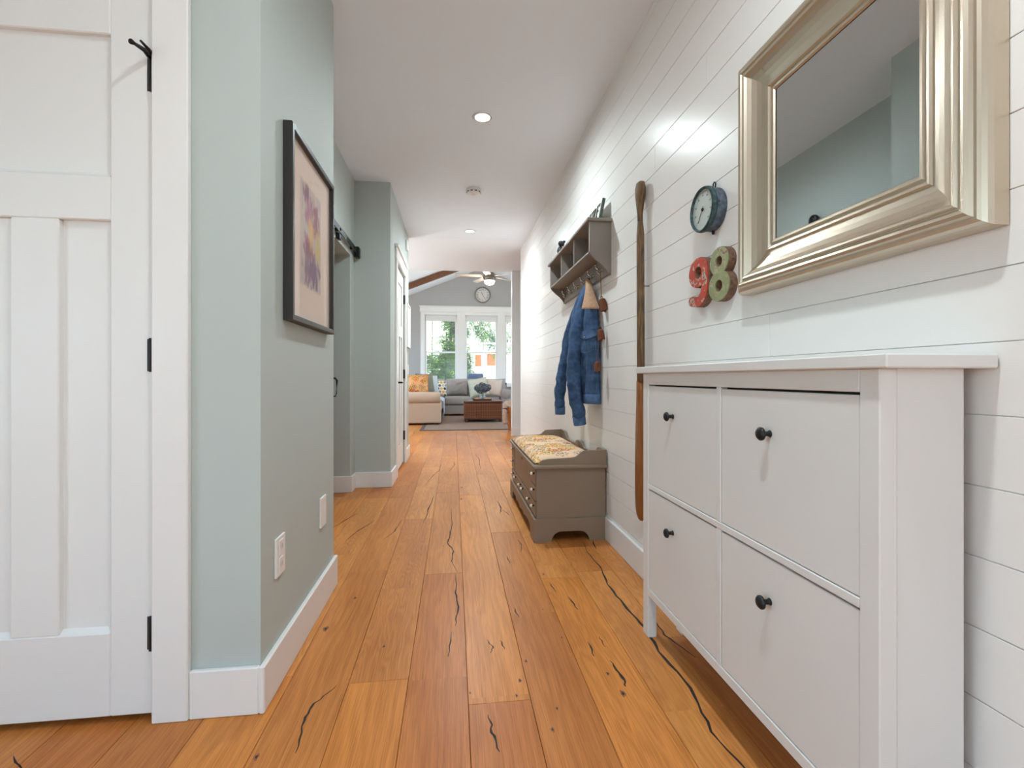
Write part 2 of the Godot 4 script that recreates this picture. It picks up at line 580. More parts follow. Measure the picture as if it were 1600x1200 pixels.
# ------------------------------------------------------------------ shell
func baseboard(called, x0, x1, d0, d1):
	var mb := MB.new()
	cbox(mb, x0, x1, 0.0, 0.137, d0, d1, 0.004)
	var o = commit(mb, called, M.trim)
	o.set_meta("kind", "structure")
	return o

func build_shell():
	# shiplap wall on the right
	var wr = thing("wall_right", V(0.92, 0, 2.0), "", "", "", "structure")
	bx("backing", M.shiplap, wr, 0.918, 1.03, 0, 2.78, -2.5, 6.46, 0.0)
	var y := 1.0295 - 0.1253 * 9
	var r := 0
	while y < 2.74:
		var y0 := maxf(y, 0.0)
		var y1 := minf(y + 0.1253, 2.72)
		var p := -2.4
		var cut := p + rng.randf_range(0.6, 3.0)
		if r == 12: cut = 1.18
		while p < 6.36:
			cut = minf(cut, 6.36)
			if 6.36 - cut < 0.5: cut = 6.36
			if y1 - y0 > 0.02:
				bx("shiplap_board", M.shiplap, wr, 0.914, 0.918, y0 + 0.0008, y1 - 0.0008, p + 0.0004, cut - 0.0004, 0.0012)
			p = cut
			cut = p + rng.randf_range(2.0, 3.4)
		y += 0.1253
		r += 1
	bx("corner_board", M.white, wr, 0.9135, 1.03, 0, 2.735, 6.36, 6.46, 0.002)
	baseboard("baseboard_right", 0.898, 0.914, -2.4, 6.36)
	# left block between the closet door and the barn door opening
	var wl = thing("wall_left", V(-0.7, 0, 1.9), "", "", "", "structure")
	bx("wall_face", M.sage, wl, -0.70, -0.557, 0, HALL + 0.06, 1.455, 2.295, 0.0)
	bx("wall_end", M.sage, wl, -2.6, -0.70, 0, HALL + 0.06, 2.175, 2.295, 0.0)
	baseboard("baseboard_left", -0.557, -0.541, 1.439, 2.311)
	baseboard("baseboard_closet", -0.744, -0.557, 1.439, 1.455)
	baseboard("baseboard_end", -0.85, -0.557, 2.295, 2.311)
	# wall with the closet door
	var wd = thing("wall_closet", V(-1.4, 0, 1.5), "", "", "", "structure")
	bx("pier", M.sage, wd, -0.832, -0.70, 0, HALL + 0.06, 1.455, 1.575, 0.0)
	bx("pier", M.sage, wd, -2.6, -1.708, 0, HALL + 0.06, 1.455, 1.575, 0.0)
	bx("head", M.sage, wd, -1.708, -0.832, 2.05, HALL + 0.06, 1.455, 1.575, 0.0)
	# barn door wall
	var wb = thing("wall_barn", V(-0.93, 0, 3.3), "", "", "", "structure")
	bx("pier", M.sage, wb, -1.01, -0.865, 0, HALL + 0.06, 2.295, 3.05, 0.0)
	bx("head", M.sage, wb, -1.01, -0.865, 2.0, HALL + 0.06, 3.05, 4.14, 0.0)
	bx("end", M.sage, wb, -2.6, -0.865, 0, HALL + 0.06, 4.14, 4.30, 0.004)
	baseboard("baseboard_barn", -1.2, -0.849, 4.124, 4.14)
	baseboard("baseboard_return", -0.865, -0.849, 4.14, 4.284)
	# wall that faces us, and the wall with the white door
	var wf = thing("wall_facing", V(-0.8, 0, 4.4), "", "", "", "structure")
	bx("wall_face", M.sage, wf, -0.99, -0.557, 0, HALL + 0.06, 4.30, 4.40, 0.003)
	bx("wall_side", M.sage, wf, -0.677, -0.557, 0, HALL + 0.06, 4.40, 4.72, 0.0)
	bx("wall_side", M.sage, wf, -0.677, -0.557, 0, HALL + 0.06, 5.48, 6.0, 0.003)
	bx("head", M.sage, wf, -0.677, -0.557, 2.10, HALL + 0.06, 4.72, 5.48, 0.0)
	bx("return", M.sage, wf, -2.6, -0.677, 0, 2.76, 5.9, 6.0, 0.0)
	bx("closet_back", M.white, wf, -1.5, -1.4, 0, 2.7, 4.40, 5.9, 0.0)
	baseboard("baseboard_facing", -0.865, -0.541, 4.284, 4.30)
	baseboard("baseboard_side", -0.557, -0.541, 4.30, 4.62)
	baseboard("baseboard_far", -0.557, -0.541, 5.58, 6.016)
	# foyer behind the camera, closed but for added windows that give fill light
	var fy = thing("wall_front", V(-0.8, 0, -2.5), "", "", "", "structure")
	bx("pier", M.sage, fy, -2.6, -1.05, 0, 2.76, -2.52, -2.4, 0.0)
	bx("pier", M.sage, fy, 0.55, 0.93, 0, 2.76, -2.52, -2.4, 0.0)
	bx("head", M.sage, fy, -1.05, 0.55, 2.2, 2.76, -2.52, -2.4, 0.0)
	bx("sill_wall", M.sage, fy, -1.05, 0.55, 0, 0.35, -2.52, -2.4, 0.0)
	var wo = thing("wall_foyer", V(-2.66, 0, 1.5), "", "", "", "structure")
	bx("pier", M.sage, wo, -2.72, -2.6, 0, 2.76, -2.52, -1.6, 0.0)
	bx("pier", M.sage, wo, -2.72, -2.6, 0, 2.76, 0.3, 6.0, 0.0)
	bx("sill_wall", M.sage, wo, -2.72, -2.6, 0, 0.5, -1.6, 0.3, 0.0)
	bx("head", M.sage, wo, -2.72, -2.6, 2.0, 2.76, -1.6, 0.3, 0.0)
	var w7 = thing("window_7", V(-2.66, 0.2, -0.55), "", "", "", "structure")  # added unseen side window to light the right wall and cabinet
	for fr in [[-1.6, -1.52, 0.5, 2.0], [0.22, 0.3, 0.5, 2.0], [-0.7, -0.6, 0.5, 2.0], [-1.6, 0.3, 0.5, 0.58], [-1.6, 0.3, 1.92, 2.0]]:
		bx("frame", M.trim, w7, -2.70, -2.63, fr[2], fr[3], fr[0], fr[1], 0.003)
	bx("pane", M.glass, w7, -2.67, -2.666, 0.57, 1.93, -1.53, -0.69, 0.0)
	bx("pane", M.glass, w7, -2.67, -2.666, 0.57, 1.93, -0.61, 0.23, 0.0)
	# ceilings
	struct("ceiling", M.ceiling, -2.72, 1.03, HALL, HALL + 0.12, -2.52, 5.97)
	struct("ceiling_far", M.ceiling_bright, -2.72, 4.3, 2.735, 2.84, 5.97, 7.78)  # paler paint stands in for the brighter light past the wall end
	# great room
	struct("wall_recess", M.grey_wall, 1.03, 2.7, 0, 2.735, 6.36, 6.46)
	struct("wall_kitchen", M.grey_wall, 2.7, 2.8, 0, 2.735, 6.36, 7.78)
	struct("wall_stub", M.white, 0.957, 4.3, 0, 2.735, 7.78, 7.90, 0.003)
	baseboard("baseboard_stub", 0.94, 2.7, 7.764, 7.78)
	# side walls of the great room, each with an added window for more light
	for sd in [[-2.72, -2.6, 6.0, "wall_living_left", "window_5"], [4.2, 4.3, 7.78, "wall_living_right", "window_6"]]:
		var sw = thing(sd[3], V(sd[0], 0, 10.5), "", "", "", "structure")
		bx("pier", M.grey_wall, sw, sd[0], sd[1], 0, 2.85, sd[2], 8.6, 0.0)
		bx("pier", M.grey_wall, sw, sd[0], sd[1], 0, 2.85, 12.4, 13.5, 0.0)
		bx("sill_wall", M.grey_wall, sw, sd[0], sd[1], 0, 0.6, 8.6, 12.4, 0.0)
		bx("head", M.grey_wall, sw, sd[0], sd[1], 2.5, 2.85, 8.6, 12.4, 0.0)
		var wn = thing(sd[4], V(sd[0] + 0.05, 0.6, 10.5), "", "", "", "structure")
		for fr in [[8.6, 8.68, 0.6, 2.5], [12.32, 12.4, 0.6, 2.5], [10.45, 10.55, 0.6, 2.5], [8.6, 12.4, 0.6, 0.68], [8.6, 12.4, 2.42, 2.5]]:
			bx("frame", M.trim, wn, sd[0] + 0.02, sd[0] + 0.09, fr[2], fr[3], fr[0], fr[1], 0.003)
		bx("pane", M.glass, wn, sd[0] + 0.05, sd[0] + 0.054, 0.67, 2.43, 8.67, 10.46, 0.0)
		bx("pane", M.glass, wn, sd[0] + 0.05, sd[0] + 0.054, 0.67, 2.43, 10.54, 12.33, 0.0)
	var apex := Vector2(0.8, 4.06)
	var gw = thing("wall_window", V(0.8, 0, 13.45), "", "", "", "structure")
	var up := MB.new()
	prism(up, [Vector2(-2.6, 2.76), Vector2(4.2, 2.76), apex + Vector2(0, 0.05)], V(0, 0, 13.4), Vector3.RIGHT, Vector3.UP, Vector3.FORWARD, 0.12)
	commit(up, "gable", M.grey_wall, gw)
	bx("panel_below", M.grey_wall, gw, -2.6, 4.2, 0, 0.75, 13.4, 13.52, 0.0)
	bx("panel_left", M.grey_wall, gw, -2.6, -0.80, 0.75, 2.76, 13.4, 13.52, 0.0)
	bx("panel_right", M.grey_wall, gw, 2.36, 4.2, 0.75, 2.76, 13.4, 13.52, 0.0)
	for xx in [[0.09, 0.32], [1.23, 1.45]]:
		bx("mullion", M.trim, gw, xx[0], xx[1], 0.75, 2.76, 13.4, 13.52, 0.0)
	var back := MB.new()
	prism(back, [Vector2(-2.6, 2.735), Vector2(4.2, 2.735), apex + Vector2(0, 0.05)], V(0, 0, 7.78), Vector3.RIGHT, Vector3.UP, Vector3.FORWARD, 0.12)
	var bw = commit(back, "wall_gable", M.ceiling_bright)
	bw.set_meta("kind", "structure")
	for s in [-1, 1]:
		var xe: float = -2.72 if s < 0 else 4.3
		var ye := apex.y - 0.4 * absf(xe - apex.x)
		var rf := MB.new()
		prism(rf, [Vector2(xe, ye), apex, apex + Vector2(0, 0.12), Vector2(xe, ye + 0.12)], V(0, 0, 7.7), Vector3.RIGHT, Vector3.UP, Vector3.FORWARD, 5.9)
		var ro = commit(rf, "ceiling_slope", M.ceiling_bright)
		ro.set_meta("kind", "structure")
	# dark stained rafters under the vault
	M.beam = tri_tex(mat(Color.WHITE, 0.6), noise_tex(0.03, 77, rgbc(88, 52, 32), rgbc(128, 80, 50)), 3.0)
	var ts = thing("trim_1", V(0.8, 3.8, 11.9), "", "", "", "structure")
	for s in [-1, 1]:
		var rb := MB.new()
		var x2: float = apex.x + s * 3.2
		prism(rb, [Vector2(apex.x, apex.y - 0.02), Vector2(apex.x, apex.y - 0.15), Vector2(x2, apex.y - 0.15 - 1.28), Vector2(x2, apex.y - 0.02 - 1.28)], V(0, 0, 11.85), Vector3.RIGHT, Vector3.UP, Vector3.FORWARD, 0.12)
		commit(rb, "rafter", M.beam, ts)

# ------------------------------------------------------------------ windows at the far end, added front glazing
func build_windows():
	var tr = thing("trim_2", V(0.8, 1.8, 13.38), "", "", "", "structure")
	bx("head_casing", M.trim, tr, -0.94, 2.50, 2.805, 2.945, 13.365, 13.4, 0.004)
	bx("head_cap", M.trim, tr, -0.96, 2.52, 2.945, 2.975, 13.35, 13.4, 0.004)
	bx("side_casing", M.trim, tr, -0.92, -0.80, 0.70, 2.805, 13.375, 13.4, 0.003)
	bx("side_casing", M.trim, tr, 2.36, 2.48, 0.70, 2.805, 13.375, 13.4, 0.003)
	bx("mullion_casing", M.trim, tr, 0.09, 0.32, 0.75, 2.805, 13.375, 13.4, 0.003)
	bx("mullion_casing", M.trim, tr, 1.23, 1.45, 0.75, 2.805, 13.375, 13.4, 0.003)
	bx("head_fill", M.trim, tr, -0.80, 2.36, 2.72, 2.805, 13.378, 13.4, 0.003)
	bx("stool", M.trim, tr, -0.96, 2.52, 0.70, 0.75, 13.32, 13.4, 0.004)
	M.blind = mat(rgbc(228, 226, 224), 0.9)
	M.blind.backlight_enabled = true
	M.blind.backlight = Color(0.3, 0.3, 0.3)
	var i := 0
	for xs in [[-0.80, 0.09], [0.32, 1.23], [1.45, 2.36]]:
		i += 1
		var w = thing("window_%d" % i, V((xs[0] + xs[1]) / 2.0, 0.75, 13.45), "", "", "", "structure")
		var a: float = xs[0]
		var b: float = xs[1]
		for fr in [[a, a + 0.05, 0.75, 2.76], [b - 0.05, b, 0.75, 2.76], [a, b, 0.75, 0.82], [a, b, 2.70, 2.76]]:
			bx("frame", M.trim, w, fr[0], fr[1], fr[2], fr[3], 13.42, 13.50, 0.003)
		bx("meeting_rail", M.trim, w, a + 0.04, b - 0.04, 1.655, 1.70, 13.42, 13.47, 0.003)
		bx("pane", M.glass, w, a + 0.045, b - 0.045, 1.70, 2.70, 13.464, 13.468, 0.0)
		bx("pane", M.glass, w, a + 0.045, b - 0.045, 0.815, 1.66, 13.444, 13.448, 0.0)
		var which = ["left window of the three", "middle window behind the hydrangeas", "right window half hidden by the wall end"][i - 1]
		var sh = thing("window_shade", V((a + b) / 2.0, 2.55, 13.42), "pale roman shade drawn up over the " + which, "window shade", "roman shades at the far windows")
		for k in 3:
			bx("fold", M.blind, sh, a + 0.02, b - 0.02, 2.545 + k * 0.05, 2.62 + k * 0.05, 13.395 + k * 0.006, 13.405 + k * 0.006, 0.004)
	var fw = thing("window_4", V(-0.5, 0.25, -2.46), "", "", "", "structure")  # added front glazing behind the camera, unseen, for soft fill light
	for fr in [[-1.05, -0.97, 0.35, 2.2], [0.47, 0.55, 0.35, 2.2], [-0.54, -0.46, 0.35, 2.2], [-1.05, 0.55, 0.35, 0.43], [-1.05, 0.55, 2.12, 2.2]]:
		bx("frame", M.trim, fw, fr[0], fr[1], fr[2], fr[3], -2.5, -2.42, 0.003)
	bx("pane", M.glass, fw, -0.98, -0.53, 0.42, 2.13, -2.462, -2.458, 0.0)
	bx("pane", M.glass, fw, -0.47, 0.48, 0.42, 2.13, -2.462, -2.458, 0.0)

# ------------------------------------------------------------------ doors
func build_doors():
	# closet door on the left: one wide panel over narrow upright panels
	var d1 = thing("door_1", V(-1.27, 0.02, 1.48), "", "", "", "structure")
	var f := 1.452
	var bk := 1.488
	bx("stile", M.white, d1, -0.954, -0.842, 0.02, 2.04, f, bk, 0.003)
	bx("stile", M.white, d1, -1.70, -1.584, 0.02, 2.04, f, bk, 0.003)
	for m in [[-1.204, -1.084], [-1.454, -1.334]]:
		bx("mullion", M.white, d1, m[0], m[1], 0.254, 1.409, f, bk, 0.003)
	for rl in [[0.02, 0.254], [1.409, 1.534], [1.93, 2.04]]:
		bx("rail", M.white, d1, -1.584, -0.954, rl[0], rl[1], f, bk, 0.003)
	for pn in [[-1.084, -0.954, 0.254, 1.409], [-1.334, -1.204, 0.254, 1.409], [-1.584, -1.454, 0.254, 1.409], [-1.584, -0.954, 1.534, 1.93]]:
		bx("panel", M.white, d1, pn[0], pn[1], pn[2], pn[3], f + 0.016, bk - 0.006, 0.0)
		var sl := MB.new()   # sloped sticking at the foot and head of each panel
		prism(sl, [Vector2(f + 0.002, 0), Vector2(f + 0.017, 0), Vector2(f + 0.017, 0.013)], V(pn[0], pn[2], 0), Vector3(0, 0, -1), Vector3.UP, Vector3.RIGHT, pn[1] - pn[0])
		commit(sl, "sticking", M.white, d1)
	for hy in [[0.20, 0.297], [0.985, 1.08], [1.775, 1.875]]:
		var hb := MB.new(true)
		lathe(hb, V(-0.8455, hy[0], f - 0.004), Vector3.UP, [[0.0055, 0], [0.0062, 0.002], [0.0062, (hy[1] - hy[0]) - 0.002], [0.0055, hy[1] - hy[0]]], 12)
		var hh = commit(hb, "hinge", M.black, d1)
		bx("hinge_leaf", M.black, hh, -0.858, -0.8455, hy[0] + 0.002, hy[1] - 0.002, f - 0.0015, f + 0.002, 0.0005)
	var stp := MB.new(true)
	tube(stp, [V(-0.8455, 1.868, f - 0.002), V(-0.847, 1.873, f - 0.03), V(-0.851, 1.866, 1.385), V(-0.851, 1.862, 1.372)], [0.008, 0.0065, 0.0045, 0.007], 10)
	tube(stp, [V(-0.838, 1.872, f - 0.004), V(-0.842, 1.882, f - 0.022), V(-0.846, 1.886, f - 0.05)], [0.006, 0.0045, 0.003], 10)
	commit(stp, "hinge_stop", M.black, d1)
	var c1 = thing("trim_3", V(-1.27, 1.0, 1.44), "", "", "", "structure")
	bx("side_casing", M.trim, c1, -0.839, -0.744, 0.0, 2.06, 1.435, 1.455, 0.003)
	bx("side_casing", M.trim, c1, -1.798, -1.703, 0.0, 2.06, 1.435, 1.455, 0.003)
	bx("head_casing", M.trim, c1, -1.81, -0.732, 2.06, 2.19, 1.432, 1.455, 0.003)
	# white panel door further down the left wall
	var d2 = thing("door_2", V(-0.58, 0.02, 5.1), "", "", "", "structure")
	var xf := -0.567
	bx("slab", M.white, d2, -0.604, xf - 0.012, 0.02, 2.09, 4.735, 5.465, 0.002)
	for s in [[4.735, 4.85], [5.35, 5.465]]:
		bx("stile", M.white, d2, xf - 0.012, xf, 0.02, 2.09, s[0], s[1], 0.003)
	for s in [[0.02, 0.25], [1.40, 1.53], [1.96, 2.09]]:
		bx("rail", M.white, d2, xf - 0.012, xf, s[0], s[1], 4.85, 5.35, 0.003)
	for s in [[4.97, 5.04], [5.16, 5.23]]:
		bx("mullion", M.white, d2, xf - 0.012, xf, 0.25, 1.40, s[0], s[1], 0.003)
	for hy in [0.27, 0.96, 1.80]:
		bx("hinge", M.black, d2, -0.572, -0.548, hy, hy + 0.10, 5.455, 5.475, 0.002)
	var lv := MB.new(true)
	lathe(lv, V(xf, 0.92, 4.80), Vector3.RIGHT, [[0.026, 0.0], [0.026, 0.008], [0.01, 0.012], [0.009, 0.05]], 16)
	tube(lv, [V(xf + 0.05, 0.92, 4.79), V(xf + 0.055, 0.92, 4.85), V(xf + 0.05, 0.918, 4.91)], [0.009, 0.008, 0.007], 10)
	commit(lv, "lever_handle", M.black, d2)
	var c2 = thing("trim_4", V(-0.55, 1.0, 5.1), "", "", "", "structure")
	bx("side_casing", M.trim, c2, -0.557, -0.539, 0, 2.11, 4.63, 4.725, 0.003)
	bx("side_casing", M.trim, c2, -0.557, -0.539, 0, 2.11, 5.475, 5.57, 0.003)
	bx("head_casing", M.trim, c2, -0.557, -0.537, 2.11, 2.22, 4.62, 5.58, 0.003)
	bx("head_cap", M.trim, c2, -0.557, -0.522, 2.22, 2.245, 4.60, 5.60, 0.003)
	# sliding barn door, pushed back behind the wall end; only its pull shows
	var d3 = thing("door_3", V(-0.81, 0.02, 2.8), "", "", "", "structure")
	bx("slab", M.sage, d3, -0.83, -0.80, 0.02, 2.0, 2.34, 3.24, 0.003)
	var pl := MB.new(true)
	tube(pl, [V(-0.80, 0.965, 3.17), V(-0.758, 0.965, 3.17), V(-0.748, 0.95, 3.17), V(-0.752, 0.85, 3.17), V(-0.80, 0.845, 3.17)], 0.007, 10)
	commit(pl, "pull_handle", M.black, d3)

# ------------------------------------------------------------------ lamps
func build_lamps():
	var where := ["just above the camera end of the hall", "above the coat shelf, nearer of the two in view", "at the far end of the hall"]
	var k := 0
	for d in [0.58, 3.148, 5.612]:
		var t = thing("recessed_light", V(0.19, HALL, d), "round white recessed ceiling light " + where[k], "ceiling light", "recessed lights in the hall ceiling")
		k += 1
		var rg := MB.new(true)
		lathe(rg, V(0.19, HALL, d), Vector3.DOWN, [[0.068, 0.0], [0.068, 0.002], [0.062, 0.006], [0.052, 0.006], [0.049, 0.003]], 32, false)
		commit(rg, "trim_ring", M.plastic, t)
		var ln := MB.new()
		lathe(ln, V(0.19, HALL - 0.001, d), Vector3.DOWN, [[0.05, 0.0], [0.05, 0.002], [0.03, 0.004]], 32)
		commit(ln, "lens", M.lamp, t)
		var l := SpotLight3D.new()
		l.name = "light"
		l.light_color = Color(0.88, 0.94, 0.96)
		l.light_energy = [2.2, 2.7, 3.9][k - 1]
		l.light_size = 0.05
		l.spot_angle = 89
		l.spot_angle_attenuation = 0.9
		l.spot_range = 14
		l.spot_attenuation = 2.0
		l.shadow_enabled = true
		l.rotation.x = -PI / 2
		l.position = Vector3(0, -0.012, 0)
		t.add_child(l)
	# added pendant round the corner to the left, unseen, to brighten the far hall
	var fp = thing("added_pendant", V(-1.9, 2.0, 7.0), "added round white pendant lamp, unseen round the corner, brightening the far hall", "ceiling light")
	var cd := MB.new(true)
	lathe(cd, V(-1.9, 2.735, 7.0), Vector3.DOWN, [[0.06, 0.0], [0.06, 0.02], [0.008, 0.03], [0.008, 0.74]], 20)
	commit(cd, "stem", M.black, fp)
	var bl := MB.new(true)
	lathe(bl, V(-1.9, 2.0, 7.0), Vector3.DOWN, [[0.02, 0.0], [0.09, 0.03], [0.12, 0.09], [0.10, 0.16], [0.05, 0.20], [0.004, 0.21]], 28)
	commit(bl, "globe", M.lamp, fp)
	var ol := OmniLight3D.new()
	ol.name = "light"
	ol.light_color = Color(0.93, 0.97, 1.0)
	ol.light_energy = 1.5
	ol.light_size = 0.12
	ol.omni_range = 16
	ol.omni_attenuation = 2.0
	ol.shadow_enabled = true
	ol.position = Vector3(0, -0.10, 0)
	fp.add_child(ol)
	var s = thing("smoke_detector", V(0.181, HALL, 4.367), "round white smoke detector between the two ceiling lights", "smoke detector")
	var sb := MB.new(true)
	lathe(sb, V(0.181, HALL, 4.367), Vector3.DOWN, [[0.065, 0.0], [0.067, 0.006], [0.067, 0.012]], 32)
	commit(sb, "base", M.plastic, s)
	var s2 := MB.new(true)
	lathe(s2, V(0.181, HALL - 0.014, 4.367), Vector3.DOWN, [[0.062, 0.0], [0.064, 0.006], [0.062, 0.022], [0.05, 0.032], [0.02, 0.035]], 32)
	var cv = commit(s2, "cover", M.plastic, s)
	var sv := MB.new()
	for q in 10:
		var a := TAU * q / 10.0
		obox(sv, V(0.181 + cos(a) * 0.0625, HALL - 0.03, 4.367 + sin(a) * 0.0625), Basis(Vector3.UP, a), Vector3(0.003, 0.004, 0.010), 0.0)
	commit(sv, "vent_slot", M.cabinet_gap, cv)
	bx("test_button", M.cabinet, cv, 0.165, 0.195, HALL - 0.053, HALL - 0.049, 4.345, 4.375, 0.001)

# ------------------------------------------------------------------ shoe cabinet
func knob(parent, o: Vector3, dir: Vector3, mat_, s := 1.0, called := "knob"):
	var kb := MB.new(true)
	lathe(kb, o, dir, [[0.009 * s, 0.0], [0.0065 * s, 0.004 * s], [0.006 * s, 0.014 * s], [0.011 * s, 0.018 * s], [0.016 * s, 0.021 * s], [0.0165 * s, 0.025 * s], [0.012 * s, 0.030 * s], [0.004 * s, 0.032 * s]], 20)
	return commit(kb, called, mat_, parent)

func build_shoe_cabinet():
	var t = thing("shoe_cabinet", V(0.80, 0, 1.23), "tall white shoe cabinet with four tilting flap doors and black knobs", "cabinet")
	var W = M.cabinet
	bx("top", W, t, 0.700, 0.911, 0.985, 1.009, 0.691, 1.763, 0.0025)
	var n0 := 0.722
	var n1 := 1.734
	# legs run up the four corners
	for d in [[n0, 0.763], [1.688, n1]]:
		bx("leg", W, t, 0.718, 0.752, 0.0, 0.985, d[0], d[1], 0.002)
		bx("leg", W, t, 0.850, 0.884, 0.0, 0.14, d[0], d[1], 0.002)
	bx("side_panel", W, t, 0.752, 0.884, 0.14, 0.985, n0 + 0.002, n0 + 0.020, 0.001)
	bx("side_panel", W, t, 0.752, 0.884, 0.14, 0.985, n1 - 0.020, n1 - 0.002, 0.001)
	bx("back_panel", W, t, 0.872, 0.878, 0.16, 0.985, n0 + 0.04, n1 - 0.04, 0.0)
	bx("floor_panel", W, t, 0.735, 0.872, 0.165, 0.183, n0 + 0.02, n1 - 0.02, 0.0)
	bx("rail", W, t, 0.718, 0.74, 0.943, 0.985, 0.763, 1.688, 0.0015)
	bx("rail", W, t, 0.718, 0.74, 0.557, 0.575, 0.763, 1.688, 0.0015)
	bx("rail", W, t, 0.718, 0.74, 0.158, 0.186, 0.763, 1.688, 0.0015)
	bx("divider", W, t, 0.7185, 0.74, 0.186, 0.557, 1.2075, 1.2285, 0.0015)
	bx("divider", W, t, 0.7185, 0.74, 0.575, 0.943, 1.2075, 1.2285, 0.0015)
	bx("inner_void", M.cabinet_gap, t, 0.744, 0.87, 0.186, 0.94, 0.765, 1.686, 0.0)
	for yy in [[0.575, 0.943], [0.186, 0.557]]:
		for dd in [[0.763, 1.2075], [1.2285, 1.688]]:
			var fd = bx("flap_door", W, t, 0.7205, 0.738, yy[0] + 0.0015, yy[1] - 0.0055, dd[0] + 0.002, dd[1] - 0.002, 0.0015)
			knob(fd, V(0.7205, yy[1] - 0.103, dd[0] + (0.245 if dd[0] < 1.0 else 0.264)), Vector3.LEFT, M.black_knob, 0.95)

# ------------------------------------------------------------------ mirror
func build_mirror():
	var t = thing("wall_mirror", V(0.90, 1.569, 1.025), "square wall mirror in a wide silver-gilt stepped frame", "mirror")
	var o := V(0.912, 1.569, 1.022)
	var mb := MB.new()
	var prof := [[0.0, 0.016], [0.004, 0.020], [0.010, 0.021], [0.013, 0.017], [0.018, 0.017], [0.021, 0.024], [0.027, 0.026], [0.031, 0.022],
		[0.036, 0.023], [0.046, 0.0255], [0.060, 0.031], [0.074, 0.039], [0.084, 0.047], [0.090, 0.053], [0.095, 0.055], [0.099, 0.050], [0.102, 0.050], [0.106, 0.054], [0.112, 0.056], [0.118, 0.053], [0.121, 0.047], [0.126, 0.047], [0.131, 0.044], [0.135, 0.037], [0.138, 0.028], [0.138, 0.0]]
	moulding(mb, o, Vector3.FORWARD, Vector3.UP, Vector3.LEFT, 0.207, 0.209, prof)
	var fr = commit(mb, "frame", M.silver, t)
	var bk := MB.new()
	obox(bk, o + Vector3(-0.006, 0, 0), Basis(), Vector3(0.004, 0.30, 0.30), 0.0)
	commit(bk, "backing", M.cabinet_gap, fr)
	var g := MB.new()
	obox(g, o + Vector3(-0.0125, 0, 0), Basis(), Vector3(0.002, 0.211, 0.209), 0.0)
	commit(g, "mirror_glass", M.mirror, t)

# ------------------------------------------------------------------ gauge and numerals
func ring_pts(c: Vector2, rx: float, ry: float, a0: float, a1: float, n: int) -> Array:
	var r := []
	for i in n + 1:
		var a := deg_to_rad(lerpf(a0, a1, float(i) / n))
		r.append(c + Vector2(cos(a) * rx, sin(a) * ry))
	return r

# a numeral as a ribbon: outer and inner outline of equal length, closed or open
func ribbon(mb: MB, outer: Array, inner: Array, closed: bool, o: Vector3, ex: Vector3, ey: Vector3, en: Vector3, t: float):
	var at := func(p: Vector2, h: float): return o + ex * p.x + ey * p.y + en * h
	var n := outer.size()
	var m := n if closed else n - 1
	for i in m:
		var k := (i + 1) % n
		var mid: Vector3 = (at.call(outer[i], t / 2) + at.call(inner[i], t / 2) + at.call(outer[k], t / 2) + at.call(inner[k], t / 2)) / 4.0
		for s in [0.0, t]:
			mb.quad(at.call(outer[i], s), at.call(outer[k], s), at.call(inner[k], s), at.call(inner[i], s), mid, outer[i], outer[k], inner[k], inner[i])
		mb.quad(at.call(outer[i], 0.0), at.call(outer[k], 0.0), at.call(outer[k], t), at.call(outer[i], t), mid)
		mb.quad(at.call(inner[i], 0.0), at.call(inner[k], 0.0), at.call(inner[k], t), at.call(inner[i], t), mid)
	if not closed:
		for e in [0, n - 1]:
			var q := 1 if e == 0 else n - 2
			var mid: Vector3 = at.call((outer[q] + inner[q]) / 2.0, t / 2)
			mb.quad(at.call(outer[e], 0.0), at.call(inner[e], 0.0), at.call(inner[e], t), at.call(outer[e], t), mid)

func chipped(c0: Color, c1: Color, wear: Color, seed_: int) -> ImageTexture:
	var n := FastNoiseLite.new(); n.seed = seed_; n.frequency = 0.022; n.fractal_octaves = 5
	return image_tex(192, 192, func(x, y):
		var v := n.get_noise_2d(x, y)
		var v2 := n.get_noise_2d(x * 0.4 + 300, y * 0.4)
		var c := c0.lerp(c1, clampf(0.5 + v2 * 1.6, 0, 1))
		if v > 0.20: c = wear.lerp(rgbc(120, 100, 84), clampf((v - 0.3) * 5.0, 0, 1))
		return c)

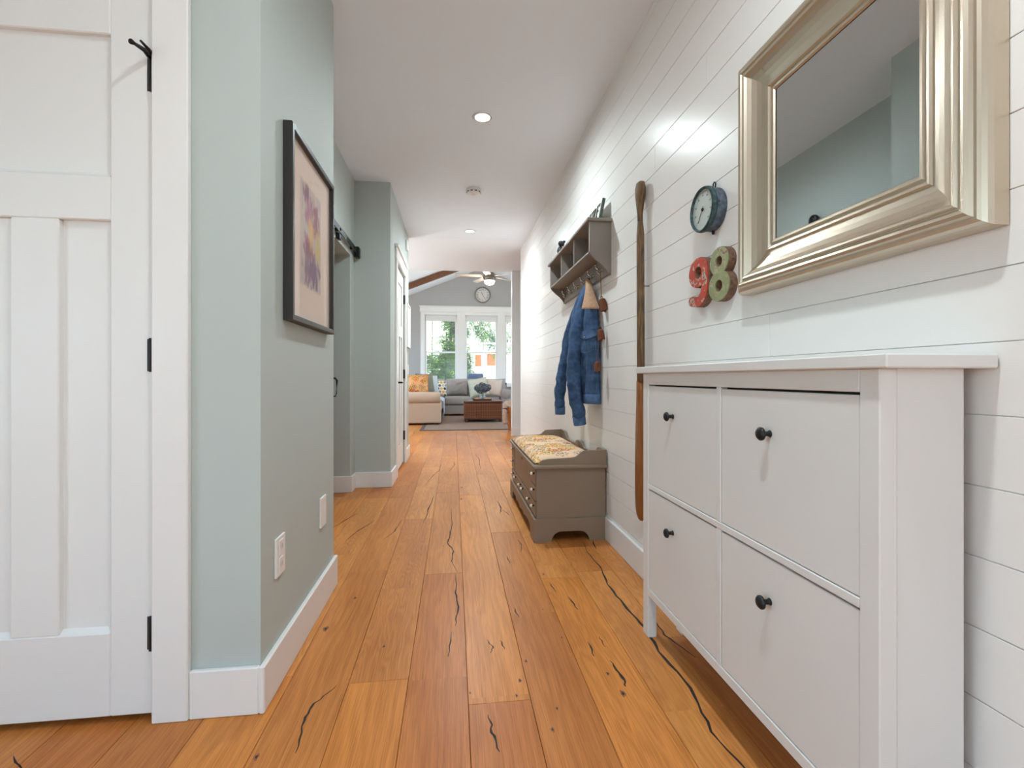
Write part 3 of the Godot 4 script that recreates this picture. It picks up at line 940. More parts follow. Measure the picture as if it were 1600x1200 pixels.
func build_wall_decor():
	var ex := Vector3.BACK      # along the wall, towards the camera
	var en := Vector3.LEFT
	# gauge
	var g = thing("wall_gauge", V(0.89, 1.557, 1.564), "old round verdigris pressure gauge with pale dial hung above the numerals", "gauge")
	M.verdigris = tri_tex(mat(Color.WHITE, 0.7, 0.25), noise_tex(0.02, 41, rgbc(58, 62, 70), rgbc(128, 142, 158), 256, 256, 5, 0.45, rgbc(92, 104, 118)), 8.0)
	M.verdigris2 = tri_tex(mat(Color.WHITE, 0.6, 0.3), noise_tex(0.025, 42, rgbc(40, 44, 46), rgbc(92, 134, 136), 256, 256, 5, 0.55, rgbc(62, 84, 88)), 9.0)
	var o := V(0.914, 1.557, 1.564)
	var cs := MB.new(true)
	lathe(cs, o, en, [[0.071, 0.0], [0.074, 0.004], [0.073, 0.036], [0.073, 0.038]], 48, false)
	commit(cs, "case", M.verdigris, g)
	var bz := MB.new(true)
	lathe(bz, o, en, [[0.073, 0.036], [0.0775, 0.038], [0.0785, 0.045], [0.0775, 0.052], [0.0745, 0.057], [0.0715, 0.057], [0.069, 0.053], [0.0685, 0.047]], 48, false)
	commit(bz, "bezel", M.verdigris2, g)
	var dial := MB.new()
	lathe(dial, o, en, [[0.069, 0.044], [0.069, 0.048]], 48)
	M.dial = mat(rgbc(186, 194, 188), 0.6)
	var df = commit(dial, "dial", M.dial, g)
	var tk := MB.new()
	for i in 41:
		var a := deg_to_rad(225.0 - i * 270.0 / 40.0)
		var big := i % 5 == 0
		var dir := ex * cos(a) + Vector3.UP * sin(a)
		var c := o + en * 0.0484 + dir * (0.060 if big else 0.0625)
		obox(tk, c, Basis(dir, en.cross(dir), en), Vector3(0.005 if big else 0.0022, 0.0007 if big else 0.0004, 0.0002), 0.0)
	M.dial_ink = mat(rgbc(112, 116, 114), 0.7)
	commit(tk, "scale_marks", M.dial_ink, df)
	for i in 9:
		var a := deg_to_rad(225.0 - i * 270.0 / 8.0)
		var tm := TextMesh.new()
		tm.text = str(i * 10)
		tm.font_size = 9; tm.pixel_size = 0.0009; tm.depth = 0.0004
		var mi := MeshInstance3D.new()
		mi.mesh = tm
		tm.material = M.dial_ink
		mi.basis = Basis(ex, Vector3.UP, en)
		mi.position = o + en * 0.0485 + (ex * cos(a) + Vector3.UP * sin(a)) * 0.050 - gpos(df)
		add_named(mi, df, "number")
	var nd := MB.new()
	var ndir := (ex * -0.55 + Vector3.UP * -0.83).normalized()
	obox(nd, o + en * 0.0515 + ndir * 0.018, Basis(ndir, en.cross(ndir), en), Vector3(0.03, 0.0012, 0.0006), 0.0003)
	lathe(nd, o + en * 0.0484, en, [[0.0055, 0.0], [0.006, 0.003], [0.003, 0.006]], 14)
	commit(nd, "needle", M.black, g)
	var lp := MB.new(true)
	var lpts := []
	for i in 15:
		var a := TAU * i / 14.0
		lpts.append(o + en * 0.006 + Vector3.UP * (0.087 + sin(a) * 0.011) + ex * cos(a) * 0.008)
	tube(lp, lpts, 0.0022, 8, 1.0, Vector3.LEFT)
	commit(lp, "hanging_ring", M.black, g)
	var st := MB.new(true)
	lathe(st, o + en * 0.01 + Vector3.DOWN * 0.072, Vector3.DOWN, [[0.005, 0.0], [0.005, 0.012], [0.003, 0.014]], 10)
	commit(st, "stem", M.black, g)
	# numerals
	M.rust_side = tri_tex(mat(Color.WHITE, 0.85, 0.1), noise_tex(0.03, 51, rgbc(92, 66, 52), rgbc(158, 118, 96), 256, 256, 5, 0.55, rgbc(128, 96, 78)), 8.0)
	var red := mat(Color.WHITE, 0.6)
	red.albedo_texture = chipped(rgbc(196, 72, 48), rgbc(172, 58, 42), rgbc(190, 172, 152), 61)
	red.uv1_scale = Vector3(5.5, 5.5, 1)
	var green := mat(Color.WHITE, 0.6)
	green.albedo_texture = chipped(rgbc(150, 156, 110), rgbc(136, 142, 100), rgbc(176, 166, 132), 64)
	green.uv1_scale = Vector3(5.5, 5.5, 1)
	# 8: two stacked rings
	var e8 = thing("numeral_eight", V(0.90, 1.318, 1.496), "chunky metal figure 8 in worn pale green paint beside the red one", "numeral", "painted metal house numerals")
	var o8 := V(0.914, 1.318, 1.496)
	for layer in [[0.0, 0.026, 0.0, M.rust_side, "body"], [0.026, 0.004, -0.0012, green, "painted_face"]]:
		var mb := MB.new()
		var g8: float = layer[2]
		var dz := 0.0
		for rg in [[Vector2(0, 0.042), 0.056 + g8, 0.049 + g8, 0.019 - g8, 0.017 - g8], [Vector2(0, -0.040), 0.063 + g8, 0.052 + g8, 0.021 - g8, 0.019 - g8]]:
			ribbon(mb, ring_pts(rg[0], rg[1], rg[2], 0, 350, 35), ring_pts(rg[0], rg[3], rg[4], 0, 350, 35), true, o8 + en * (layer[0] + dz), ex, Vector3.UP, en, layer[1])
			dz += 0.0005
		commit(mb, layer[4], layer[3], e8)
	# 9: a ring with a tail that turns back under
	var e9 = thing("numeral_nine", V(0.90, 1.318, 1.634), "chunky metal figure 9 in chipped red paint left of the green one", "numeral", "painted metal house numerals")
	var o9 := V(0.914, 1.318, 1.634)
	for layer in [[0.0, 0.026, 0.0, M.rust_side, "body"], [0.026, 0.004, -0.0012, red, "painted_face"]]:
		var mb := MB.new()
		var g9: float = layer[2]
		var c := Vector2(0.0, 0.034)
		ribbon(mb, ring_pts(c, 0.066 + g9, 0.055 + g9, 0, 350, 35), ring_pts(c, 0.024 - g9, 0.021 - g9, 0, 350, 35), true, o9 + en * layer[0], ex, Vector3.UP, en, layer[1])
		var outer := [Vector2(0.066 + g9, 0.034), Vector2(0.066 + g9, 0.005)]
		var inner := [Vector2(0.026 - g9, 0.034), Vector2(0.026 - g9, 0.005)]
		outer.append_array(ring_pts(Vector2(-0.003, -0.022), 0.069 + g9, 0.069 + g9, 0, -112, 16))
		inner.append_array(ring_pts(Vector2(-0.012, -0.018), 0.037 - g9, 0.036 - g9, 0, -112, 16))
		outer.append_array([Vector2(-0.052, -0.083 - g9), Vector2(-0.064, -0.077 - g9), Vector2(-0.069 - g9, -0.068)])
		inner.append_array([Vector2(-0.050, -0.046 + g9), Vector2(-0.062, -0.050 + g9), Vector2(-0.069 - g9, -0.060)])
		ribbon(mb, outer, inner, false, o9 + en * (layer[0] - 0.0005), ex, Vector3.UP, en, layer[1])
		commit(mb, layer[4], layer[3], e9)

# ------------------------------------------------------------------ old wooden paddle
func build_paddle():
	var t = thing("paddle", V(0.885, 0.288, 2.18), "long weathered wooden paddle hung upright on the shiplap wall", "paddle")
	M.old_wood = tri_tex(mat(Color.WHITE, 0.75), noise_tex(0.02, 71, rgbc(58, 48, 38), rgbc(172, 126, 76), 256, 256, 5, 0.5, rgbc(108, 84, 60)), 5.0)
	M.old_wood.uv1_scale = Vector3(16, 1.6, 16)
	M.varnish = tri_tex(mat(Color.WHITE, 0.4), noise_tex(0.02, 73, rgbc(112, 62, 22), rgbc(172, 106, 44), 256, 256, 4), 4.0)
	M.varnish.uv1_scale = Vector3(18, 1.2, 18)
	var x := 0.886
	var g := MB.new(true)
	loft_y(g, [[1.905, 0.010, 0.012, 0.0], [1.898, 0.018, 0.030, 0.002], [1.875, 0.022, 0.040, 0.002], [1.84, 0.022, 0.037, 0.002], [1.80, 0.018, 0.026, 0.004], [1.75, 0.013, 0.015, 0.005], [1.715, 0.0125, 0.014, 0.004]], x, 2.172)
	commit(g, "grip", M.old_wood, t)
	var s := MB.new(true)
	loft_y(s, [[1.716, 0.0125, 0.014, 0.004], [1.685, 0.015, 0.019, 0.002], [1.65, 0.0175, 0.0215, 0.001], [1.6, 0.0175, 0.0215, 0.001], [1.2, 0.0175, 0.0225, -0.002], [0.95, 0.017, 0.023, -0.004]], x, 2.172)
	commit(s, "shaft", M.old_wood, t)
	var b := MB.new(true)
	loft_y(b, [[0.952, 0.017, 0.023, -0.004], [0.88, 0.016, 0.028, -0.004], [0.80, 0.014, 0.042, -0.005], [0.70, 0.012, 0.056, -0.006], [0.58, 0.010, 0.064, -0.006], [0.42, 0.008, 0.066, -0.006], [0.34, 0.007, 0.060, -0.006], [0.305, 0.006, 0.046, -0.006], [0.290, 0.005, 0.026, -0.006], [0.287, 0.003, 0.010, -0.006]], x, 2.18)
	commit(b, "blade", M.varnish, t)
	var nl := MB.new(true)
	lathe(nl, V(0.914, 1.40, 2.135), Vector3.LEFT, [[0.003, 0.0], [0.003, 0.02], [0.006, 0.021], [0.005, 0.024]], 10)
	commit(nl, "wall_peg", M.chrome, t)

# vertical loft: rows of [y, half depth in x, half width along the wall, shift along the wall]
func loft_y(mb: MB, rows: Array, x: float, d: float, segs := 20):
	var rings := []
	for r in rows:
		var ring := []
		for k in segs:
			var a := TAU * k / segs
			ring.append(V(x + cos(a) * r[1], r[0], d + r[3] + sin(a) * r[2]))
		rings.append(ring)
	loft(mb, rings)

# ------------------------------------------------------------------ coat shelf
func build_coat_shelf():
	var t = thing("coat_shelf", V(0.85, 1.57, 3.25), "taupe wall shelf with three cubbies over a row of metal coat hooks", "coat shelf")
	var P = M.shelf_paint
	bx("top", P, t, 0.765, 0.914, 1.876, 1.895, 2.655, 3.825, 0.003)
	for d in [2.677, 3.793]:
		var mb := MB.new()
		var poly := [Vector2(0.783, 1.876), Vector2(0.914, 1.876), Vector2(0.914, 1.572), Vector2(0.893, 1.576)]
		for i in 9:
			var f := i / 8.0
			var sm := f * f * (3 - 2 * f)
			poly.append(Vector2(0.893 - 0.110 * (0.35 * f + 0.65 * sm), 1.584 + 0.120 * f))
		prism(mb, poly, V(0, 0, d), Vector3.RIGHT, Vector3.UP, Vector3.FORWARD, 0.016)
		commit(mb, "side_panel", P, t)
	bx("shelf_board", P, t, 0.781, 0.912, 1.694, 1.708, 2.693, 3.793, 0.002)
	bx("back_panel", P, t, 0.904, 0.912, 1.70, 1.876, 2.693, 3.793, 0.0)
	for d in [3.048, 3.42]:
		bx("divider", P, t, 0.785, 0.904, 1.708, 1.876, d - 0.007, d + 0.007, 0.001)
	bx("hook_rail", P, t, 0.896, 0.913, 1.576, 1.694, 2.693, 3.793, 0.003)
	for i in 6:
		var d := 2.80 + i * 0.178
		var h := MB.new(true)
		lathe(h, V(0.896, 1.628, d), Vector3.LEFT, [[0.011, 0.0], [0.011, 0.003], [0.006, 0.005]], 12)
		tube(h, [V(0.892, 1.632, d), V(0.872, 1.626, d), V(0.862, 1.634, d), V(0.858, 1.650, d)], [0.0045, 0.004, 0.004, 0.0035], 8)
		lathe(h, V(0.858, 1.648, d), Vector3.UP, [[0.003, 0.0], [0.007, 0.004], [0.006, 0.009], [0.002, 0.011]], 10)
		tube(h, [V(0.893, 1.624, d), V(0.884, 1.606, d), V(0.874, 1.603, d), V(0.868, 1.612, d)], [0.004, 0.0035, 0.0035, 0.003], 8)
		lathe(h, V(0.868, 1.611, d), Vector3.UP, [[0.003, 0.0], [0.006, 0.003], [0.005, 0.007], [0.002, 0.009]], 10)
		commit(h, "coat_hook", M.chrome, t)
	# leaning word sign on the shelf
	var s = thing("word_sign", V(0.87, 1.895, 3.0), "thin pale board with dark letters leaning on the wall above the cubbies", "sign")
	var bs := Basis(Vector3.FORWARD, 0.0)
	var lean := Basis(Vector3.BACK, -0.20)
	M.sign_white = mat(rgbc(228, 224, 216), 0.6)
	var sb := MB.new()
	obox(sb, V(0.868, 1.962, 3.02), lean, Vector3(0.006, 0.068, 0.305), 0.0015)
	commit(sb, "board", M.sign_white, s)
	var edge := MB.new()
	M.sign_edge = mat(rgbc(86, 96, 90), 0.6)
	obox(edge, V(0.868, 1.962, 2.712), lean, Vector3(0.009, 0.069, 0.005), 0.001)
	commit(edge, "edge_strip", M.sign_edge, s)
	var tm := TextMesh.new()
	tm.text = "SURF"
	var sf := SystemFont.new()
	sf.font_names = PackedStringArray(["Droid Serif"])
	sf.font_weight = 700
	tm.font = sf
	tm.font_size = 32; tm.pixel_size = 0.0034; tm.depth = 0.002
	tm.material = M.crack
	var tx := MeshInstance3D.new()
	tx.mesh = tm
	var nrm := lean * Vector3.LEFT
	tx.basis = Basis(Vector3.BACK, lean * Vector3.UP, nrm)
	tx.position = V(0.868, 1.968, 2.885) + nrm * 0.0072 - gpos(s)
	add_named(tx, s, "lettering")
	# small dark carving at the far end
	var c = thing("carved_figurine", V(0.82, 1.895, 3.62), "small black carved figurine standing on the far end of the shelf", "figurine")
	var bb := MB.new(true)
	var fm := mat(rgbc(34, 32, 32), 0.5)
	lathe(bb, V(0.82, 1.895, 3.60), Vector3.UP, [[0.026, 0.0], [0.028, 0.01], [0.022, 0.035], [0.026, 0.058], [0.020, 0.078], [0.011, 0.090]], 16)
	commit(bb, "body", fm, c)
	var hd := MB.new(true)
	lathe(hd, V(0.82, 1.982, 3.59), Vector3(0.25, 1, 0.1), [[0.008, 0.0], [0.020, 0.008], [0.026, 0.02], [0.023, 0.034], [0.012, 0.042], [0.003, 0.044]], 16)
	lathe(hd, V(0.838, 2.011, 3.575), Vector3(0.8, 0.5, 0.3), [[0.010, 0.0], [0.012, 0.01], [0.006, 0.018], [0.001, 0.02]], 12)
	commit(hd, "head", fm, c)

# ------------------------------------------------------------------ denim jacket
func denim_tex(c0: Color, c1: Color, seed_: int) -> NoiseTexture2D:
	return noise_tex(0.012, seed_, c0, c1, 256, 256, 5)

func build_jacket():
	var t = thing("denim_jacket", V(0.84, 0.66, 3.05), "blue denim jacket with tan collar hanging from a coat hook", "jacket")
	M.denim = tri_tex(mat(Color.WHITE, 0.9), denim_tex(rgbc(34, 58, 92), rgbc(82, 114, 152), 81), 5.0)
	M.denim_fade = tri_tex(mat(Color.WHITE, 0.9), denim_tex(rgbc(52, 78, 116), rgbc(100, 130, 168), 83), 6.0)
	M.stitch = mat(rgbc(112, 134, 162), 0.9)
	M.suede = tri_tex(mat(Color.WHITE, 0.95), noise_tex(0.03, 85, rgbc(176, 136, 108), rgbc(206, 170, 140)), 8.0)
	M.dark = mat(rgbc(26, 30, 42), 0.95)
	var nz := FastNoiseLite.new(); nz.seed = 9; nz.frequency = 1.0; nz.fractal_octaves = 2
	# body: elongated sections that hang slightly askew to the wall
	var prof := [[1.565, 0.868, 3.02, 0.030, 0.020], [1.53, 0.862, 3.02, 0.060, 0.030], [1.48, 0.856, 3.02, 0.100, 0.042], [1.40, 0.850, 3.015, 0.140, 0.050], [1.30, 0.847, 3.01, 0.158, 0.054],
		[1.20, 0.845, 3.01, 0.163, 0.056], [1.08, 0.846, 3.01, 0.168, 0.058], [0.96, 0.848, 3.01, 0.166, 0.055], [0.88, 0.852, 3.0, 0.155, 0.052], [0.83, 0.857, 2.985, 0.135, 0.048], [0.805, 0.860, 2.975, 0.125, 0.045]]
	var axis := V(0.26, 0, -0.966)       # points towards the camera and the wall
	var across := V(-0.966, 0, -0.26)    # points out into the hall
	var at := func(a: float, y: float, off: float) -> Vector3:
		var i := 0
		while i < prof.size() - 2 and prof[i + 1][0] > y: i += 1
		var f: float = clampf((prof[i][0] - y) / (prof[i][0] - prof[i + 1][0]), 0.0, 1.0)
		var q := []
		for k in 5: q.append(lerpf(prof[i][k], prof[i + 1][k], f))
		var wr := 1.0 + 0.20 * sin(a * 4.0 + y * 4.0 + sin(y * 9.0)) * clampf((1.6 - y) * 2.0, 0, 1) + 0.30 * nz.get_noise_2d(a * 1.6, y * 5.0)
		var ca := signf(cos(a)) * pow(absf(cos(a)), 0.8)
		var p: Vector3 = V(q[1], y, q[2]) + axis * (ca * (q[3] + off)) + across * (sin(a) * (q[4] * wr + off))
		p.x = minf(p.x, 0.909)
		return p
	var body := MB.new(true)
	var rings := []
	for j in 41:
		var y := 1.565 - j * 0.019
		var ring := []
		for k in 48: ring.append(at.call(TAU * k / 48.0, y, 0.0))
		rings.append(ring)
	loft(body, rings)
	var bd = commit(body, "body", M.denim, t)
	# waistband
	var hem := MB.new(true)
	rings = []
	for yy in [[0.865, 0.001], [0.862, 0.006], [0.825, 0.007], [0.806, 0.006], [0.803, 0.0]]:
		var ring := []
		for k in 48: ring.append(at.call(TAU * k / 48.0, yy[0], yy[1]))
		rings.append(ring)
	loft(hem, rings)
	commit(hem, "waistband", M.denim_fade, t)
	# chest pocket flap with a point, seams and button
	var fl := MB.new(true)
	var n := 12
	for i in n:
		for s in [0, 1]:
			var q := []
			for c in [[0, 0], [1, 0], [1, 1], [0, 1]]:
				var f: float = (i + c[0]) / float(n)
				var a := lerpf(0.10, 1.72, f)
				var low: float = 1.258 - 0.022 - 0.030 * (1.0 - absf(2.0 * f - 1.0))
				q.append(at.call(a, lerpf(1.262, low, c[1]), 0.004 if s == 0 else 0.009))
			fl_quad(fl, q, t)
	commit(fl, "pocket_flap", M.denim_fade, bd)
	var bt := MB.new(true)
	lathe(bt, at.call(0.95, 1.222, 0.009), across, [[0.006, 0.0], [0.007, 0.002], [0.004, 0.004]], 12)
	commit(bt, "button", M.chrome, bd)
	for seam in [[0.25, 1.20, 0.87], [0.55, 1.20, 0.87], [0.62, 1.20, 0.87], [0.95, 1.40, 0.88], [1.35, 1.20, 0.92]]:
		var sm := MB.new(true)
		var pts := []
		for i in 20: pts.append(at.call(seam[0] + 0.06 * sin(i * 0.4), lerpf(seam[1], seam[2], i / 19.0), 0.0015))
		tube(sm, pts, 0.0009, 5)
		commit(sm, "seam", M.stitch, bd)
	var yk := MB.new(true)
	var yp := []
	for i in 20: yp.append(at.call(lerpf(0.05, 1.9, i / 19.0), 1.135 + 0.01 * sin(i * 0.5), 0.0015))
	tube(yk, yp, 0.0009, 5)
	commit(yk, "seam", M.stitch, bd)
	# sleeves
	sleeve(t, [V(0.862, 1.53, 2.99), V(0.835, 1.47, 2.985), V(0.812, 1.38, 2.98), V(0.785, 1.24, 2.975), V(0.765, 1.10, 2.97), V(0.762, 0.98, 2.965), V(0.772, 0.86, 2.96), V(0.788, 0.76, 2.955), V(0.795, 0.715, 2.955)], [0.024, 0.034, 0.038, 0.040, 0.042, 0.044, 0.045, 0.042, 0.040], 5)
	sleeve(t, [V(0.868, 1.53, 3.06), V(0.845, 1.47, 3.12), V(0.820, 1.36, 3.19), V(0.795, 1.22, 3.24), V(0.775, 1.08, 3.26), V(0.752, 0.95, 3.265), V(0.742, 0.85, 3.265), V(0.742, 0.76, 3.265)], [0.022, 0.032, 0.036, 0.038, 0.038, 0.038, 0.038, 0.035], 8)
	# collar turned back: a stiff suede tongue that widens downwards
	var co := MB.new(true)
	var rows := []
	for i in 15:
		var f := i / 14.0
		var y := lerpf(1.612, 1.395, f)
		var w := 0.017 + 0.040 * pow(f, 1.5)
		var c := V(lerpf(0.866, 0.842, f), y, lerpf(3.0, 2.855, pow(f, 0.8)))
		var sd := V(0.94, 0.0, -0.20).normalized()
		var nr := V(-0.25, -0.1, -0.96).normalized()
		var ring := []
		for k in 16:
			var a := TAU * k / 16.0
			ring.append(c + sd * cos(a) * w + nr * (sin(a) * 0.007 + 0.010 * (1.0 - cos(a) * cos(a))))
		rows.append(ring)
	loft(co, rows)
	commit(co, "collar", M.suede, t)
	var lp := MB.new(true)
	tube(lp, [V(0.874, 1.600, 3.02), V(0.868, 1.612, 3.0), V(0.866, 1.618, 2.985), V(0.870, 1.600, 2.97)], 0.004, 6)
	commit(lp, "hanging_loop", M.dark, t)

func fl_quad(mb: MB, q: Array, _t):
	mb.quad(q[0], q[1], q[2], q[3], Vector3(0.9, q[0].y, -3.05))

func sleeve(t, pts: Array, radii: Array, seed_: int):
	var nz := FastNoiseLite.new(); nz.seed = seed_; nz.frequency = 1.0
	var cv := Curve3D.new()
	for p in pts: cv.add_point(p)
	var rings := []
	var len := cv.get_baked_length()
	var n := 44
	for i in n:
		var f := float(i) / (n - 1)
		var p := cv.sample_baked(f * len, true)
		var tg := (cv.sample_baked(minf(len, f * len + 0.02), true) - cv.sample_baked(maxf(0, f * len - 0.02), true)).normalized()
		var s := tg.cross(Vector3.BACK).normalized()
		var w := s.cross(tg)
		var ri := f * (radii.size() - 1)
		var r: float = lerpf(radii[int(ri)], radii[mini(int(ri) + 1, radii.size() - 1)], ri - int(ri))
		var ring := []
		for k in 22:
			var a := TAU * k / 22.0
			var rr := r * (1.0 + 0.30 * nz.get_noise_3d(cos(a) * 1.3, sin(a) * 1.3, f * 9.0) + 0.05 * sin(f * 60.0 + 2.0 * sin(a)) * clampf(f * 2.0 - 0.6, 0, 1))
			ring.append(p + s * cos(a) * rr + w * sin(a) * rr * 1.1)
		rings.append(ring)
	var mb := MB.new(true)
	loft(mb, rings)
	var sl = commit(mb, "sleeve", M.denim, t)
	var cf := MB.new(true)
	var r2: float = radii[-1]
	var e: Vector3 = pts[-1]
	var dirn: Vector3 = (pts[-1] - pts[-2]).normalized()
	lathe(cf, e - dirn * 0.01, dirn, [[r2 * 0.9, 0.0], [r2 * 1.04, 0.004], [r2 * 1.02, 0.055], [r2 * 0.96, 0.060], [r2 * 0.9, 0.058], [r2 * 0.85, 0.02]], 22)
	commit(cf, "cuff", M.denim_fade, sl)

# ------------------------------------------------------------------ rusty bells on a cord
func build_bells():
	var t = thing("bell_string", V(0.88, 1.0, 2.77), "string of three rusty cow bells hanging at the near end of the hooks", "bells")
	var cord := MB.new(true)
	tube(cord, [V(0.880, 1.628, 2.795), V(0.868, 1.615, 2.79), V(0.880, 1.60, 2.775), V(0.884, 1.452, 2.77)], 0.0022, 6)
	tube(cord, [V(0.890, 1.452, 2.775), V(0.878, 1.36, 2.775), V(0.872, 1.278, 2.77)], 0.0016, 6)
	tube(cord, [V(0.872, 1.255, 2.775), V(0.868, 1.17, 2.775), V(0.856, 1.078, 2.77)], 0.0016, 6)
	M.cord = mat(rgbc(128, 96, 70), 0.9)
	commit(cord, "cord", M.cord, t)
	for b in [[V(0.886, 1.448, 2.77), Vector3(0.20, -1, 0.12), 0.078, 0.021], [V(0.876, 1.262, 2.77), Vector3(0.12, -1, 0.05), 0.064, 0.020], [V(0.858, 1.068, 2.77), Vector3(0.04, -1, 0.0), 0.060, 0.0185]]:
		var mb := MB.new(true)
		var r: float = b[3]
		lathe(mb, b[0], b[1], [[r * 0.3, 0.0], [r * 0.85, 0.006], [r, 0.014], [r * 1.12, b[2] - 0.004], [r * 1.18, b[2]], [r * 1.08, b[2]], [r * 1.0, b[2] - 0.01], [r * 0.8, 0.02]], 18)
		var be = commit(mb, "bell", M.rust, t)
		var up: Vector3 = -b[1].normalized()
		var lo := MB.new(true)
		var lpts := []
		for i in 9:
			var a := PI * i / 8.0
			lpts.append(b[0] + up * sin(a) * 0.012 + Vector3.RIGHT * cos(a) * 0.008)
		tube(lo, lpts, 0.002, 6, 1.0, Vector3.BACK)
		commit(lo, "loop", M.rust, be)
		var cl := MB.new(true)
		lathe(cl, b[0] - up * (b[2] - 0.012), -up, [[0.002, 0.0], [0.006, 0.012], [0.005, 0.02], [0.001, 0.024]], 10)
		commit(cl, "clapper", M.rust, be)

# ------------------------------------------------------------------ storage bench
func foot_poly(w: float, y1: float, foot: float, rise: float, waves := false) -> Array:
	var poly := [Vector2(0, y1), Vector2(0, 0), Vector2(foot, 0)]
	for i in range(1, 8):
		var a := PI / 2.0 * i / 8.0
		poly.append(Vector2(foot + 0.065 * (1.0 - cos(a)), rise * sin(a)))
	if waves:
		var n := 60
		for i in n + 1:
			var f := i / float(n)
			var x := lerpf(foot + 0.075, w - foot - 0.075, f)
			var drop := 0.022 * exp(-pow((f - 0.5) / 0.10, 2)) + 0.016 * (exp(-pow((f - 0.26) / 0.07, 2)) + exp(-pow((f - 0.74) / 0.07, 2)))
			poly.append(Vector2(x, rise - drop))
	for i in range(7, 0, -1):
		var a := PI / 2.0 * i / 8.0
		poly.append(Vector2(w - foot - 0.065 * (1.0 - cos(a)), rise * sin(a)))
	poly.append_array([Vector2(w - foot, 0), Vector2(w, 0), Vector2(w, y1)])
	return poly

func build_bench():
	var t = thing("storage_bench", V(0.69, 0, 3.32), "low taupe storage chest bench with small drawers and white knobs", "bench")
	var P = M.taupe
	# bracket base
	for d in [2.74, 3.885]:
		var mb := MB.new()
		prism(mb, foot_poly(0.44, 0.128, 0.105, 0.062), V(0.466, 0, d), Vector3.RIGHT, Vector3.UP, Vector3.FORWARD, 0.018)
		commit(mb, "base_side", P, t)
	var bf := MB.new()
	prism(bf, foot_poly(1.161, 0.1275, 0.13, 0.070, true), V(0.4655, 0, 2.741), Vector3.FORWARD, Vector3.UP, Vector3.RIGHT, 0.018)
	commit(bf, "base_front", P, t)
	var lip := MB.new()
	cbox(lip, 0.466, 0.906, 0.126, 0.137, 2.74, 3.903, 0.005)
	commit(lip, "base_moulding", P, t)
	bx("body", P, t, 0.484, 0.905, 0.135, 0.431, 2.755, 3.888, 0.002)
	bx("lid", P, t, 0.462, 0.912, 0.431, 0.453, 2.727, 3.916, 0.006)
	# front: small drawers at both ends, a false panel between, two long drawers below
	var green_lit = P
	for cfg in [[2.765, 2.905], [3.738, 3.878]]:
		for yy in [[0.332, 0.424], [0.238, 0.326]]:
			var dr = bx("drawer", P, t, 0.476, 0.486, yy[0], yy[1], cfg[0], cfg[1], 0.002)
			porcelain_knob(dr, V(0.476, (yy[0] + yy[1]) / 2.0 + 0.02, 2.79 if cfg[0] < 3 else 3.78))
	var pn = bx("front_panel", P, t, 0.478, 0.486, 0.238, 0.424, 2.912, 3.730, 0.002)
	var kh := MB.new(true)
	lathe(kh, V(0.478, 0.40, 3.32), Vector3.LEFT, [[0.009, 0.0], [0.009, 0.002], [0.004, 0.003]], 14)
	commit(kh, "keyhole_plate", M.black, pn)
	for cfg in [[2.765, 3.318, [2.80, 2.965, 3.235]], [3.326, 3.878, [3.362, 3.62, 3.77]]]:
		var dr = bx("long_drawer", P, t, 0.476, 0.486, 0.148, 0.229, cfg[0], cfg[1], 0.002)
		for kd in cfg[2]: porcelain_knob(dr, V(0.476, 0.203, kd))
	# gallery rail round three sides: low at the front, stepping up to the back
	var gp := [Vector2(0.0, 0.453), Vector2(0.0, 0.462), Vector2(0.008, 0.474), Vector2(0.022, 0.483), Vector2(0.06, 0.489), Vector2(0.16, 0.492), Vector2(0.20, 0.494)]
	for i in 9:
		var f := i / 8.0
		gp.append(Vector2(0.212 + 0.062 * f, 0.496 + 0.037 * (f * f * (3 - 2 * f))))
	gp.append_array([Vector2(0.41, 0.537), Vector2(0.41, 0.453)])
	for d in [2.742, 3.886]:
		var mb := MB.new()
		prism(mb, gp, V(0.496, 0, d), Vector3.RIGHT, Vector3.UP, Vector3.FORWARD, 0.016)
		commit(mb, "gallery_end", P, t)
	var bp := [Vector2(0, 0.453), Vector2(0, 0.537)]
	for seg in [[0.10, 0.537, 0.20, 0.485], [0.44, 0.485, 0.50, 0.515], [0.62, 0.515, 0.68, 0.485], [0.93, 0.485, 1.03, 0.537]]:
		for i in 7:
			var f := i / 6.0
			bp.append(Vector2(lerpf(seg[0], seg[2], f), lerpf(seg[1], seg[3], f * f * (3 - 2 * f))))
	bp.append_array([Vector2(1.128, 0.537), Vector2(1.128, 0.453)])
	var bk := MB.new()
	prism(bk, bp, V(0.891, 0, 2.758), Vector3.FORWARD, Vector3.UP, Vector3.RIGHT, 0.015)
	commit(bk, "gallery_back", P, t)
	# printed seat cushion
	M.floral = mat(Color.WHITE, 0.9)
	M.floral.albedo_texture = floral_tex()
	var c = thing("bench_cushion", V(0.68, 0.453, 3.32), "seat cushion with yellow and orange floral print lying on the taupe bench", "cushion")
	var mb := MB.new(true)
	var nz := FastNoiseLite.new(); nz.seed = 4; nz.frequency = 5.0
	var x0 := 0.475; var x1 := 0.872; var d0 := 2.775; var d1 := 3.868
	var nu := 24; var nv := 48
	var g := []
	for j in nv + 1:
		var row := []
		for i in nu + 1:
			var u := 2.0 * i / nu - 1.0
			var v := 2.0 * j / nv - 1.0
			var ed := pow(maxf(0.0, (1.0 - pow(absf(u), 5)) * (1.0 - pow(absf(v), 9))), 0.4)
			var px := lerpf(x0, x1, i / float(nu))
			var pd := lerpf(d0, d1, j / float(nv))
			row.append(V(px, 0.456 + 0.050 * ed + 0.004 * nz.get_noise_2d(px * 2.0, pd * 2.0) * ed, pd))
		g.append(row)
